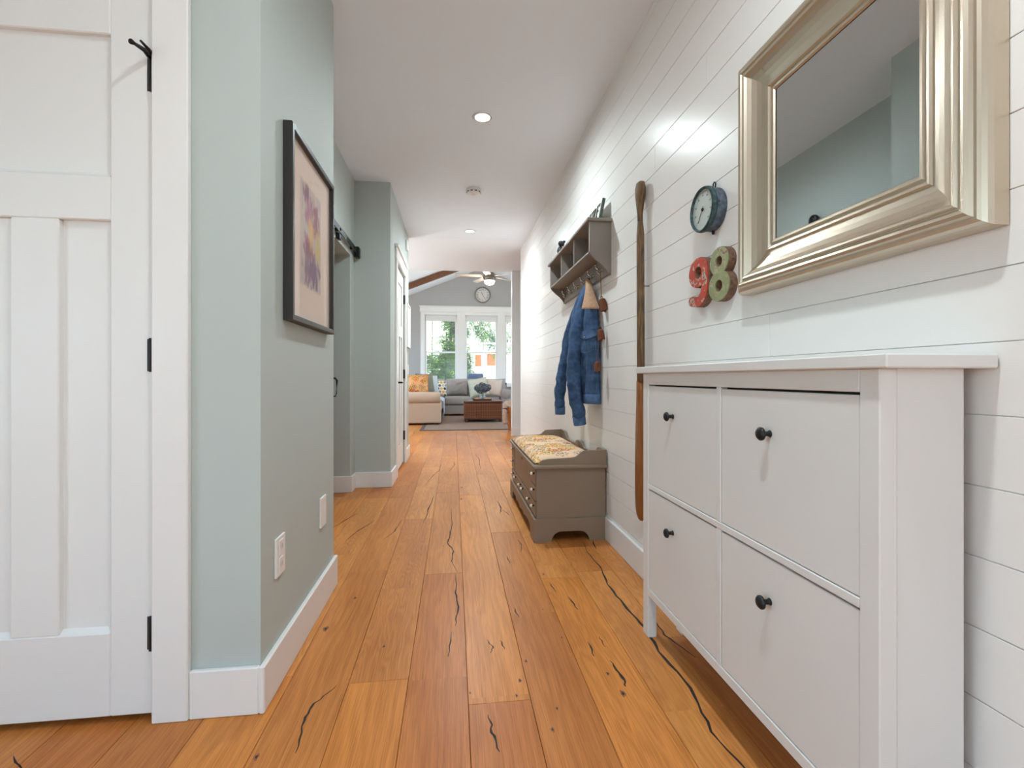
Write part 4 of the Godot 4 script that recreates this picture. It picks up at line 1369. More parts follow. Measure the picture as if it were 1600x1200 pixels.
	for j in nv:
		for i in nu:
			var uv := func(a, b): return Vector2((x0 + (x1 - x0) * a / nu) * 1.9, (d0 + (d1 - d0) * b / nv) * 1.9)
			mb.quad(g[j][i], g[j][i + 1], g[j + 1][i + 1], g[j + 1][i], g[j][i] + Vector3.DOWN, uv.call(i, j), uv.call(i + 1, j), uv.call(i + 1, j + 1), uv.call(i, j + 1))
	cbox(mb, x0, x1, 0.4535, 0.4565, d0, d1, 0.001)
	commit(mb, "cover", M.floral, c)
	var pp := MB.new(true)
	tube(pp, [V(x0, 0.459, d1), V(x0 - 0.002, 0.459, (d0 + d1) / 2), V(x0, 0.459, d0), V(x1, 0.459, d0)], 0.004, 6)
	var pip := mat(rgbc(112, 84, 66), 0.9)
	commit(pp, "piping", pip, c)

func porcelain_knob(parent, o: Vector3):
	var st := MB.new(true)
	lathe(st, o, Vector3.LEFT, [[0.007, 0.0], [0.006, 0.003], [0.005, 0.010]], 12)
	var s = commit(st, "knob_stem", M.black, parent)
	var kb := MB.new(true)
	lathe(kb, o + Vector3.LEFT * 0.009, Vector3.LEFT, [[0.004, 0.0], [0.008, 0.003], [0.0095, 0.007], [0.0085, 0.012], [0.004, 0.0155]], 14)
	commit(kb, "knob", M.porcelain, parent)

func floral_tex() -> ImageTexture:
	var r := RandomNumberGenerator.new(); r.seed = 12
	var blooms := []
	for i in 60:
		var cols := [[rgbc(232, 164, 52), rgbc(200, 106, 44)], [rgbc(220, 126, 56), rgbc(150, 70, 44)], [rgbc(238, 188, 96), rgbc(168, 116, 84)], [rgbc(226, 186, 150), rgbc(124, 92, 80)], [rgbc(242, 196, 92), rgbc(90, 62, 54)]]
		blooms.append([Vector2(r.randf(), r.randf()), r.randf_range(0.05, 0.12), cols[r.randi() % 5], r.randf() * TAU, 6 + r.randi() % 4])
	return image_tex(384, 384, func(x, y):
		var p := Vector2(x / 384.0, y / 384.0)
		var c := rgbc(236, 200, 166)
		for b in blooms:
			var q: Vector2 = p - b[0]
			q.x -= roundf(q.x); q.y -= roundf(q.y)
			var d := q.length()
			if d < b[1] * 1.3:
				var lobes: float = b[1] * (0.86 + 0.16 * cos(q.angle() * b[4] + b[3]))
				if d < lobes:
					c = b[2][0]
					if d < lobes * 0.62: c = rgbc(244, 226, 200)
					if d < lobes * 0.48: c = b[2][1]
					if d < lobes * 0.28: c = b[2][0]
					if d > lobes * 0.90: c = b[2][1]
		return c)

# ------------------------------------------------------------------ left wall: picture, plates
func build_left_wall_things():
	var p = thing("framed_print", V(-0.545, 1.16, 1.91), "black framed tulip watercolour print with a wide cream mat", "picture")
	var o := V(-0.556, 1.487, 1.906)
	M.frame_black = mat(rgbc(38, 34, 33), 0.45)
	var mb := MB.new()
	moulding(mb, o, Vector3.FORWARD, Vector3.UP, Vector3.RIGHT, 0.252, 0.307, [[0.0, 0.012], [0.0, 0.028], [0.003, 0.031], [0.018, 0.031], [0.021, 0.028], [0.021, 0.0]])
	commit(mb, "frame", M.frame_black, p)
	M.mat_board = mat(rgbc(226, 200, 184), 0.9)
	var mt := MB.new()
	obox(mt, o + Vector3(0.011, 0, 0), Basis(), Vector3(0.002, 0.308, 0.253), 0.0)
	var mbd = commit(mt, "mat_board", M.mat_board, p)
	var print_ := mat(Color.WHITE, 0.9)
	print_.albedo_texture = tulip_tex()
	var pr := MB.new()
	var oc := o + Vector3(0.0136, 0.01, 0.012)
	var hw := 0.135; var hh := 0.197
	pr.quad(oc + Vector3(0, -hh, -hw) * 1.0, oc + Vector3(0, -hh, hw), oc + Vector3(0, hh, hw), oc + Vector3(0, hh, -hw), o, Vector2(1, 1), Vector2(0, 1), Vector2(0, 0), Vector2(1, 0))
	commit(pr, "print", print_, mbd)
	var gl := MB.new()
	obox(gl, o + Vector3(0.017, 0, 0), Basis(), Vector3(0.001, 0.3065, 0.2515), 0.0)
	commit(gl, "glass", M.glass, p)
	# outlet and blank plate
	var ot = thing("outlet_plate", V(-0.555, 0.40, 1.60), "white wall outlet plate with two sockets, nearer plate on the green wall", "outlet")
	bx("plate", M.plastic, ot, -0.557, -0.550, 0.338, 0.462, 1.56, 1.638, 0.002)
	for yy in [0.372, 0.428]:
		var so = bx("socket", M.plastic, ot, -0.550, -0.548, yy - 0.022, yy + 0.022, 1.582, 1.616, 0.0008)
		for dd in [1.592, 1.604]:
			bx("slot", M.slot, so, -0.5485, -0.5475, yy - 0.006, yy + 0.008, dd - 0.0012, dd + 0.0012, 0.0)
	var bp = bx("blank_plate", M.plastic, self, -0.557, -0.550, 0.337, 0.463, 2.06, 2.142, 0.002)
	tag(bp, "plain white blank wall plate near the far corner of the green wall", "wall plate")
	# small things on the far part of the left wall
	var ch = thing("door_chime", V(-0.55, 2.5, 5.63), "small white chime box high on the wall past the white door", "chime")
	bx("box", M.plastic, ch, -0.557, -0.530, 2.46, 2.57, 5.60, 5.70, 0.005)
	var sw = thing("switch_plate", V(-0.555, 1.07, 5.88), "white light switch plate on the wall end beyond the white door", "switch")
	bx("plate", M.plastic, sw, -0.557, -0.550, 1.01, 1.13, 5.84, 5.92, 0.002)
	bx("rocker", M.plastic, sw, -0.550, -0.546, 1.035, 1.105, 5.865, 5.895, 0.001)
	var wp = thing("white_picture", V(-0.55, 1.35, 5.8), "white framed picture hung past the white door", "picture")
	var wf := MB.new()
	moulding(wf, V(-0.556, 1.585, 5.80), Vector3.FORWARD, Vector3.UP, Vector3.RIGHT, 0.15, 0.235, [[0.0, 0.012], [0.0, 0.022], [0.004, 0.026], [0.02, 0.026], [0.024, 0.022], [0.024, 0.0]])
	commit(wf, "frame", M.trim, wp)
	bx("print", M.ceiling_bright, wp, -0.553, -0.543, 1.35, 1.82, 5.65, 5.95, 0.0)

func tulip_tex() -> ImageTexture:
	var n := FastNoiseLite.new(); n.seed = 91; n.frequency = 1.0; n.fractal_octaves = 4
	var heads := [[Vector2(0.30, 0.10), 0.10, 0.075, rgbc(104, 34, 58)], [Vector2(0.40, 0.26), 0.17, 0.10, rgbc(164, 88, 124)], [Vector2(0.72, 0.30), 0.14, 0.13, rgbc(138, 58, 72)], [Vector2(0.40, 0.60), 0.16, 0.09, rgbc(130, 44, 78)], [Vector2(0.62, 0.80), 0.22, 0.12, rgbc(104, 58, 98)], [Vector2(0.50, 0.45), 0.10, 0.12, rgbc(218, 168, 76)], [Vector2(0.82, 0.52), 0.10, 0.12, rgbc(206, 176, 90)], [Vector2(0.35, 0.80), 0.14, 0.12, rgbc(126, 84, 114)]]
	return image_tex(160, 256, func(x, y):
		var p := Vector2(x / 160.0, y / 256.0)
		var base := rgbc(202, 180, 166)
		var w := n.get_noise_2d(p.x * 4.0, p.y * 4.0)
		base = base.lerp(rgbc(178, 168, 150), clampf(0.4 + w, 0, 1) * 0.5)
		base = base.lerp(rgbc(186, 150, 160), clampf(n.get_noise_2d(p.x * 3.0 + 9.0, p.y * 3.0), 0, 1) * 1.1)
		for h in heads:
			var q: Vector2 = (p - h[0]) / Vector2(h[1], h[2])
			var d := q.length() / 1.45 + 0.75 * n.get_noise_2d(p.x * 8.0, p.y * 5.0) + 0.25 * n.get_noise_2d(p.x * 26.0, p.y * 6.0)
			base = base.lerp(h[3], clampf((1.1 - d) * 1.5, 0, 0.85))
		var edge := minf(minf(p.x, 1 - p.x), minf(p.y, 1 - p.y)) + 0.02 * n.get_noise_2d(p.x * 20, p.y * 20)
		base = rgbc(226, 200, 184).lerp(base, clampf(edge * 30.0, 0, 1))
		return base)

func build_barn_track():
	var t = thing("barn_track", V(-0.83, 2.06, 3.3), "black sliding door track with end stop on the green wall", "door track")
	bx("rail", M.black, t, -0.838, -0.830, 2.04, 2.085, 2.40, 4.235, 0.001)
	for d in [2.6, 3.1, 3.62, 4.12]:
		var mb := MB.new(true)
		lathe(mb, V(-0.865, 2.062, d), Vector3.RIGHT, [[0.014, 0.0], [0.014, 0.027]], 12)
		lathe(mb, V(-0.830, 2.062, d), Vector3.RIGHT, [[0.011, 0.0], [0.011, 0.006], [0.006, 0.008]], 6)
		commit(mb, "standoff_bolt", M.black, t)
	bx("guide", M.black, t, -0.86, -0.835, 1.995, 2.04, 3.62, 3.68, 0.003)
	bx("end_stop", M.black, t, -0.852, -0.812, 2.01, 2.10, 4.215, 4.285, 0.004)
	for d in [2.5, 3.19]:
		var h = bx("hanger", M.black, t, -0.829, -0.822, 1.85, 2.14, d - 0.02, d + 0.02, 0.001)
		var wl := MB.new(true)
		lathe(wl, V(-0.845, 2.125, d), Vector3.RIGHT, [[0.04, 0.0], [0.042, 0.004], [0.042, 0.016], [0.04, 0.02]], 20)
		commit(wl, "wheel", M.black, h)

# ------------------------------------------------------------------ living room at the far end
func build_living_room():
	var so := mat(rgbc(204, 178, 156), 0.95)
	bump(so, 0.12, 15, 0.15, 12.0)
	var sg := mat(rgbc(162, 152, 147), 0.95)
	bump(sg, 0.12, 16, 0.15, 12.0)
	# rug
	var rug = thing("area_rug", V(0.5, 0, 10.4), "flat grey-brown area rug under the wicker coffee table", "rug")
	var rm := tri_tex(mat(Color.WHITE, 0.95), noise_tex(0.06, 17, rgbc(126, 102, 88), rgbc(156, 132, 116)), 6.0)
	bx("pile", rm, rug, -0.55, 1.85, 0.0, 0.009, 8.84, 12.0, 0.003)
	bx("border", mat(rgbc(84, 72, 66), 0.95), rug, -0.62, 1.92, 0.0, 0.008, 8.75, 12.05, 0.003)
	# sectional sofa
	var s = thing("sectional_sofa", V(0, 0, 11.4), "large beige and grey corner sofa under the far windows", "sofa")
	var mb := MB.new(true)
	softbox(mb, -1.30, -0.255, 0.035, 0.45, 9.79, 10.02, 0.03)
	commit(mb, "arm_panel", so, s)
	mb = MB.new(true)
	var pts := []
	for i in 9: pts.append(V(lerpf(-1.30, -0.275, i / 8.0), 0.555, 9.86))
	tube(mb, pts, [0.115, 0.12, 0.122, 0.122, 0.122, 0.122, 0.122, 0.12, 0.112], 22)
	commit(mb, "arm_roll", so, s)
	mb = MB.new(true)
	softbox(mb, -1.30, -0.26, 0.035, 0.29, 10.0, 12.95, 0.03)
	softbox(mb, -0.30, 1.20, 0.035, 0.275, 12.12, 12.95, 0.03)
	commit(mb, "base", sg, s)
	mb = MB.new(true)
	softbox(mb, -1.55, -1.22, 0.035, 0.80, 9.80, 12.95, 0.06)
	softbox(mb, -1.3, 1.44, 0.035, 0.80, 12.78, 13.0, 0.06)
	commit(mb, "back_frame", sg, s)
	for d in [[10.02, 11.05], [11.06, 12.10]]:
		mb = MB.new(true)
		softbox(mb, -1.2, -0.235, 0.285, 0.475, d[0], d[1], 0.05, 0.015)
		commit(mb, "seat_cushion", so, s)
	for x in [[-0.24, 0.47], [0.48, 1.19]]:
		mb = MB.new(true)
		softbox(mb, x[0], x[1], 0.28, 0.48, 12.08, 12.75, 0.05, 0.015)
		commit(mb, "seat_cushion", sg, s)
	mb = MB.new(true)
	softbox(mb, 1.20, 1.44, 0.035, 0.58, 12.0, 12.95, 0.04)
	tube(mb, [V(1.32, 0.55, 11.98), V(1.32, 0.55, 12.0), V(1.32, 0.55, 12.9)], [0.10, 0.125, 0.125], 20)
	commit(mb, "arm", sg, s)
	for x in [[-0.80, -0.23], [-0.21, 0.375], [0.385, 0.90], [0.91, 1.36]]:
		mb = MB.new(true)
		pillow(mb, V((x[0] + x[1]) / 2, 0.715, 12.60), Basis(Vector3.RIGHT, -0.16), x[1] - x[0] + 0.03, 0.46, 0.30, int(x[0] * 10), 14, 0.03)
		commit(mb, "back_cushion", sg, s)
	for p in [[-0.35, 9.9], [-1.2, 9.9], [1.35, 12.1], [-0.2, 12.2], [1.1, 12.2]]:
		bx("foot", M.black, s, p[0] - 0.04, p[0] + 0.04, 0.0095 if p[0] == -0.35 else 0.0, 0.04, p[1] - 0.04, p[1] + 0.04, 0.004)
	# pillows
	var flo := mat(Color.WHITE, 0.9)
	flo.albedo_texture = M.floral.albedo_texture
	flo.albedo_color = rgbc(255, 226, 190)
	flo.uv1_scale = Vector3(0.7, 0.7, 1)
	throw_pillow(V(-0.78, 0.82, 10.22), 0.16, 0.25, 0.50, 0.44, 0.17, flo, "orange and yellow flowered pillow leaning on the beige sofa arm")
	throw_pillow(V(-0.62, 0.83, 10.62), 0.75, 0.22, 0.48, 0.46, 0.15, mat(rgbc(132, 132, 120), 0.95), "grey-green pillow tucked behind the flowered one on the sofa")
	throw_pillow(V(-0.55, 0.80, 11.1), 0.6, 0.22, 0.46, 0.44, 0.15, mat(rgbc(196, 204, 208), 0.95), "pale blue-white pillow between the grey-green and the dotted ones")
	throw_pillow(V(-0.36, 0.70, 11.92), 0.22, 0.15, 0.38, 0.40, 0.14, dots_mat(), "cream pillow with ochre and black dots in the sofa corner")
	throw_pillow(V(0.62, 0.72, 12.08), -0.12, 0.22, 0.50, 0.48, 0.16, stripe_mat(), "pale striped green-beige pillow behind the hydrangeas", 0.2)
	throw_pillow(V(1.02, 0.71, 12.12), -0.1, 0.24, 0.42, 0.44, 0.16, mat(rgbc(206, 188, 176), 0.95), "plain pinkish beige pillow at the right end of the sofa", -0.06)
	# thrown sheet on the left seat
	var th = thing("seat_throw", V(-0.35, 0.48, 11.0), "pale blue and white patterned throw over the left sofa seat", "throw")
	var tb := MB.new(true)
	var nz := FastNoiseLite.new(); nz.seed = 3; nz.frequency = 4.0
	var g := []
	for j in 21:
		var row := []
		for i in 17:
			var f := i / 16.0
			var d := lerpf(10.15, 11.75, j / 20.0)
			var p: Vector3
			if f < 0.6: p = V(lerpf(-0.9, -0.245, f / 0.6), 0.505 + 0.008 * nz.get_noise_2d(f * 2, d), d)
			else: p = V(-0.222 + 0.012 * nz.get_noise_2d(f * 2, d * 2) , lerpf(0.485, 0.12, (f - 0.6) / 0.4), d)
			row.append(p)
		g.append(row)
	for j in 20:
		for i in 16:
			tb.quad(g[j][i], g[j][i + 1], g[j + 1][i + 1], g[j + 1][i], g[j][i] - Vector3(0.2, 0.2, 0), Vector2(i / 16.0, j / 20.0), Vector2((i + 1) / 16.0, j / 20.0), Vector2((i + 1) / 16.0, (j + 1) / 20.0), Vector2(i / 16.0, (j + 1) / 20.0))
	var tm := tri_tex(mat(Color.WHITE, 0.95), noise_tex(0.05, 19, rgbc(150, 164, 186), rgbc(230, 230, 232), 256, 256, 2), 4.0)
	commit(tb, "cloth", tm, th)
	# wicker trunk table
	var t = thing("coffee_table", V(0.63, 0.009, 10.55), "low dark brown wicker trunk used as a coffee table", "coffee table")
	var wk := tri_tex(mat(Color.WHITE, 0.7), noise_tex(0.05, 25, rgbc(62, 32, 20), rgbc(112, 64, 42)), 9.0)
	bx("frame", wk, t, 0.235, 1.04, 0.07, 0.425, 10.21, 10.93, 0.01)
	var wl := wk.duplicate()
	wl.roughness = 0.3
	bx("lid", wl, t, 0.215, 1.055, 0.425, 0.465, 10.19, 10.95, 0.012)
	for x in [0.27, 1.0]:
		for d in [10.25, 10.89]:
			bx("foot", wk, t, x - 0.035, x + 0.035, 0.009, 0.075, d - 0.035, d + 0.035, 0.004)
	var reed = tri_tex(mat(Color.WHITE, 0.6), noise_tex(0.05, 26, rgbc(120, 66, 40), rgbc(176, 112, 74)), 9.0)  # lighter than the frame behind: relief shading put into the colour
	var wv := MB.new()
	var nx := 36
	for i in nx:
		var x := lerpf(0.25, 1.025, i / float(nx - 1))
		cbox(wv, x - 0.0055, x + 0.0055, 0.08, 0.42, 10.200, 10.212, 0.003)
	for i in 48:
		var d := lerpf(10.225, 10.915, i / 47.0)
		cbox(wv, 0.226, 0.237, 0.08, 0.42, d - 0.0055, d + 0.0055, 0.003)
	for y in [0.12, 0.25, 0.38]:
		cbox(wv, 0.235, 1.04, y - 0.006, y + 0.006, 10.196, 10.208, 0.002)
	var wvo = commit(wv, "reed_weave", reed, t)
	wvo.set_meta("kind", "stuff")
	# tray with vase
	var tr = thing("wooden_tray", V(0.62, 0.465, 10.5), "dark wooden tray carrying the vase on the wicker trunk", "tray")
	var dk := mat(rgbc(84, 56, 42), 0.5)
	bx("tray_base", dk, tr, 0.42, 0.82, 0.466, 0.478, 10.30, 10.62, 0.003)
	for e in [[0.42, 0.435, 10.30, 10.62], [0.805, 0.82, 10.30, 10.62], [0.42, 0.82, 10.30, 10.315], [0.42, 0.82, 10.605, 10.62]]:
		bx("rim", dk, tr, e[0], e[1], 0.466, 0.505, e[2], e[3], 0.003)
	var cm := mat(rgbc(204, 150, 122), 0.6)
	var which := ["left", "right"]
	var q := 0
	for x in [0.52, 0.73]:
		var c = thing("candle_bowl", V(x, 0.478, 10.37), "small terracotta coloured candle bowl on the %s of the tray" % which[q], "candle", "candle bowls on the tray")
		q += 1
		var cb := MB.new(true)
		lathe(cb, V(x, 0.478, 10.37), Vector3.UP, [[0.05, 0.0], [0.066, 0.012], [0.070, 0.045], [0.066, 0.05], [0.062, 0.045]], 24, true)
		commit(cb, "bowl", cm, c)
		var wx := MB.new(true)
		lathe(wx, V(x, 0.522, 10.37), Vector3.UP, [[0.060, 0.0], [0.060, 0.003], [0.004, 0.004], [0.003, 0.012]], 20)
		commit(wx, "wax", mat(rgbc(226, 200, 180), 0.5), c)
	var v = thing("glass_vase", V(0.63, 0.478, 10.46), "clear glass vase holding dark blue hydrangeas", "vase")
	var vg := MB.new(true)
	lathe(vg, V(0.63, 0.478, 10.46), Vector3.UP, [[0.058, 0.0], [0.064, 0.01], [0.066, 0.12], [0.072, 0.15], [0.068, 0.15], [0.062, 0.12], [0.060, 0.015], [0.02, 0.012]], 28)
	var gm := mat(Color(0.86, 0.92, 0.90, 0.25), 0.05)
	gm.transparency = BaseMaterial3D.TRANSPARENCY_ALPHA
	commit(vg, "vase_body", gm, v)
	var hy = thing("hydrangea_bunch", V(0.63, 0.50, 10.46), "bunch of dusky blue-grey hydrangea heads in the glass vase", "flowers")
	var hm := mat(Color.WHITE, 0.9)
	hm.vertex_color_use_as_albedo = true
	var heads := [V(0.53, 0.74, 10.43), V(0.63, 0.79, 10.42), V(0.735, 0.745, 10.44), V(0.60, 0.75, 10.54), V(0.68, 0.72, 10.36), V(0.57, 0.70, 10.36)]
	for h in heads:
		var st := MB.new(true)
		tube(st, [V(0.63, 0.50, 10.46), (h + V(0.63, 0.62, 10.46)) / 2.0, h], 0.004, 6)
		commit(st, "stem", mat(rgbc(70, 92, 58), 0.8), hy)
		var hd := MB.new()
		for k in 150:
			var dir := Vector3(rng.randfn(), rng.randfn(), rng.randfn()).normalized()
			var c: Vector3 = h + dir * Vector3(0.088, 0.078, 0.088) * rng.randf_range(0.86, 1.05)
			var a := dir.cross(Vector3.UP).normalized().rotated(dir, rng.randf() * TAU)
			var b := dir.cross(a)
			hd.st.set_color([Color(0.07, 0.09, 0.13), Color(0.13, 0.16, 0.20), Color(0.08, 0.12, 0.09), Color(0.17, 0.17, 0.22)][rng.randi() % 4])
			var r := 0.016
			for e in 4:
				var an := TAU * e / 4.0
				var p1 := c + (a * cos(an) + b * sin(an)) * r + dir * 0.003
				var p2 := c + (a * cos(an + 0.7) + b * sin(an + 0.7)) * r * 0.95
				var p3 := c + (a * cos(an - 0.7) + b * sin(an - 0.7)) * r * 0.95
				hd.quad(c, p2, p1, p3, h)
		commit(hd, "flower_head", hm, hy)
	# basket with knitted throw
	var bk = thing("throw_basket", V(1.22, 0, 8.66), "tapered tan leather basket at the right edge of the opening", "basket")
	var bm := tri_tex(mat(Color.WHITE, 0.6), noise_tex(0.03, 27, rgbc(158, 92, 44), rgbc(206, 136, 76)), 4.0)
	var bb := MB.new(true)
	lathe(bb, V(1.22, 0.0, 8.66), Vector3.UP, [[0.20, 0.0], [0.215, 0.01], [0.27, 0.22], [0.315, 0.42], [0.32, 0.43], [0.305, 0.43], [0.26, 0.22], [0.20, 0.03]], 36)
	commit(bb, "body", bm, bk)
	var hb := MB.new(true)
	tube(hb, [V(0.93, 0.34, 8.52), V(0.90, 0.28, 8.48), V(0.93, 0.22, 8.50)], 0.012, 8)
	commit(hb, "handle", bm, bk)
	var kt = thing("knitted_throw", V(1.2, 0.4, 8.62), "chunky pinkish knitted throw spilling over the leather basket", "throw")
	var km := tri_tex(mat(Color.WHITE, 0.95), noise_tex(0.07, 29, rgbc(150, 120, 102), rgbc(216, 190, 172)), 7.0)
	for k in 7:
		var kb := MB.new(true)
		var kp := []
		var kr := []
		for i in 14:
			var f := i / 13.0
			var ang := k * 0.7 + f * 2.6
			if k < 6:
				kp.append(V(1.21 + cos(ang) * (0.30 - 0.03 * k), 0.42 + 0.022 * k + 0.03 * sin(f * 9.0 + k), 8.64 + sin(ang) * (0.30 - 0.03 * k)))
			else:
				var kk := k - 6
				kp.append(V(0.93 - 0.02 * sin(f * 3.0) + kk * 0.035, lerpf(0.46, [0.14, 0.22, 0.26][kk], f), 8.50 - kk * 0.06 - 0.05 * sin(f * 2.0)))
			kr.append(0.045 + 0.008 * sin(f * 30.0 + k))
		tube(kb, kp, kr, 10)
		commit(kb, "strand", km, kt)
	# wall clock
	var c = thing("wall_clock", V(0.81, 3.305, 13.38), "round wall clock with roman numerals above the windows", "clock")
	var oc := V(0.81, 3.305, 13.4)
	var rg := MB.new(true)
	lathe(rg, oc, Vector3.BACK, [[0.228, 0.0], [0.236, 0.02], [0.226, 0.04], [0.200, 0.042], [0.192, 0.03], [0.188, 0.018]], 48, false)
	commit(rg, "rim", mat(rgbc(168, 164, 160), 0.35, 0.5), c)
	var fc := MB.new()
	lathe(fc, oc, Vector3.BACK, [[0.195, 0.0], [0.195, 0.018]], 40)
	var face = commit(fc, "dial", mat(rgbc(216, 212, 206), 0.7), c)
	var rom := ["XII", "I", "II", "III", "IIII", "V", "VI", "VII", "VIII", "IX", "X", "XI"]
	var serif := SystemFont.new()
	serif.font_names = PackedStringArray(["Droid Serif"])
	for i in 12:
		var a := TAU * i / 12.0
		var tx := TextMesh.new()
		tx.text = rom[i]
		tx.font = serif
		tx.font_size = 16; tx.pixel_size = 0.0032; tx.depth = 0.002
		tx.material = M.black
		var mi := MeshInstance3D.new()
		mi.mesh = tx
		mi.basis = Basis(Vector3.BACK, -a)
		mi.position = oc + Vector3(sin(a) * 0.148, cos(a) * 0.148, 0.0195) - gpos(face)
		add_named(mi, face, "numeral")
	for hnd in [[-0.44, 0.085, 0.010], [2.62, 0.145, 0.006]]:
		var hh := MB.new()
		var dir := Vector3(sin(hnd[0]), cos(hnd[0]), 0)
		obox(hh, oc + dir * hnd[1] * 0.36 + Vector3(0, 0, 0.024), Basis(dir, Vector3.BACK.cross(dir), Vector3.BACK), Vector3(hnd[1] * 0.64, hnd[2] * 0.6, 0.0015), 0.0005)
		commit(hh, "hand", M.black, c)
	# ceiling fan with light bowl
	var f = thing("ceiling_fan", V(0.78, 4.0, 10.4), "ceiling fan with a glowing light bowl under the vaulted ceiling", "ceiling fan")
	var fm := mat(rgbc(120, 114, 108), 0.35, 0.8)
	var of := V(0.78, 3.0, 10.4)
	var rod := MB.new(true)
	lathe(rod, of, Vector3.UP, [[0.014, 0.30], [0.014, 0.98], [0.06, 0.99], [0.07, 1.06]], 16)
	commit(rod, "downrod", fm, f)
	var mo := MB.new(true)
	lathe(mo, of, Vector3.UP, [[0.11, 0.10], [0.13, 0.12], [0.14, 0.17], [0.13, 0.24], [0.08, 0.29], [0.03, 0.32]], 28)
	commit(mo, "motor_housing", fm, f)
	for i in 5:
		var a := TAU * i / 5.0 + 0.55
		var dir := Vector3(cos(a), 0, sin(a))
		var bl := MB.new()
		var sd := dir.cross(Vector3.UP)
		obox(bl, of + Vector3.UP * 0.20 + dir * 0.45, Basis(dir, Vector3.UP, sd).rotated(dir, 0.2), Vector3(0.30, 0.004, 0.065), 0.003)
		var bo = commit(bl, "blade", mat(rgbc(168, 160, 152), 0.5), f)
		var br := MB.new()
		obox(br, of + Vector3.UP * 0.195 + dir * 0.15, Basis(dir, Vector3.UP, sd), Vector3(0.06, 0.004, 0.02), 0.002)
		commit(br, "blade_bracket", fm, bo)
	var bw := MB.new(true)
	lathe(bw, of, Vector3.UP, [[0.004, 0.0], [0.06, 0.012], [0.10, 0.04], [0.118, 0.08], [0.118, 0.10]], 28)
	var gl = M.lamp.duplicate()
	gl.emission_energy_multiplier = 3.0
	commit(bw, "light_bowl", gl, f)
	var l := OmniLight3D.new()
	l.name = "light"
	l.light_color = Color(1.0, 0.93, 0.82)
	l.light_energy = 0.8
	l.light_size = 0.1
	l.omni_range = 14
	l.omni_attenuation = 2.0
	l.shadow_enabled = true
	l.position = of + Vector3(0, -0.12, 0) - gpos(f)
	f.add_child(l)

func throw_pillow(c: Vector3, yaw: float, lean: float, w: float, h: float, t: float, m, label: String, roll := 0.0):
	var o = thing("throw_pillow", c - Vector3(0, h / 2, 0), label, "pillow", "throw pillows on the corner sofa")
	var mb := MB.new(true)
	var bs := Basis(Vector3.UP, yaw) * Basis(Vector3.RIGHT, -lean) * Basis(Vector3.BACK, roll)
	pillow(mb, c, bs, w, h, t, int(c.x * 100.0), 16, 0.07)
	var cv = commit(mb, "cover", m, o)
	var pp := MB.new(true)
	var pts := []
	for k in 41:
		var a := TAU * k / 40.0
		var u := clampf(cos(a) * 1.42, -1, 1)
		var v := clampf(sin(a) * 1.42, -1, 1)
		pts.append(c + bs * Vector3(u * (1.0 - 0.07 * (1.0 - v * v)) * w / 2.0, v * (1.0 - 0.07 * (1.0 - u * u)) * h / 2.0, 0))
	tube(pp, pts, 0.005, 6, 1.0, bs.z, false)
	commit(pp, "piping", m, o)

func dots_mat() -> StandardMaterial3D:
	var m := mat(Color.WHITE, 0.95)
	var cols := [rgbc(222, 160, 58), rgbc(62, 58, 58), rgbc(206, 190, 178), rgbc(140, 146, 146), rgbc(232, 188, 96), rgbc(112, 106, 102)]
	m.albedo_texture = image_tex(160, 160, func(x, y):
		var p := Vector2(x / 40.0, y / 34.0)
		var r := int(floor(p.y))
		if r % 2 == 1: p.x += 0.5
		var q := Vector2(fposmod(p.x, 1.0) - 0.5, fposmod(p.y, 1.0) - 0.5)
		var k: int = (int(floor(p.x)) * 3 + r * 5) % 6
		return cols[absi(k)] if q.length() < 0.40 else rgbc(236, 226, 210))
	return m

func stripe_mat() -> StandardMaterial3D:
	var m := mat(Color.WHITE, 0.95)
	m.albedo_texture = image_tex(64, 128, func(_x, y):
		var k := 0.5 + 0.5 * sin(y * 0.55)
		return rgbc(208, 202, 184).lerp(rgbc(188, 192, 182), k * (0.4 if y % 31 > 12 else 1.0)))
	return m

# ------------------------------------------------------------------ outside the far windows
func leaf_mesh(long: float, wide: float, pairs: int) -> ArrayMesh:
	var st := SurfaceTool.new()
	st.begin(Mesh.PRIMITIVE_TRIANGLES)
	for i in pairs:
		var f := (i + 0.5) / pairs
		for s in [-1.0, 1.0]:
			var b := Vector3(0, -0.25 * f * f * long, -f * long)
			var tip := b + Vector3(s * wide * (1.1 - f * 0.7), -0.15 * wide, -long * 0.25)
			var m1 := b.lerp(tip, 0.5) + Vector3(0, wide * 0.12, -wide * 0.22)
			var m2 := b.lerp(tip, 0.5) + Vector3(0, wide * 0.12, wide * 0.22)
			for tri in [[b, m1, tip], [b, tip, m2]]:
				for p in tri:
					st.add_vertex(p)
	st.generate_normals()
	return st.commit()

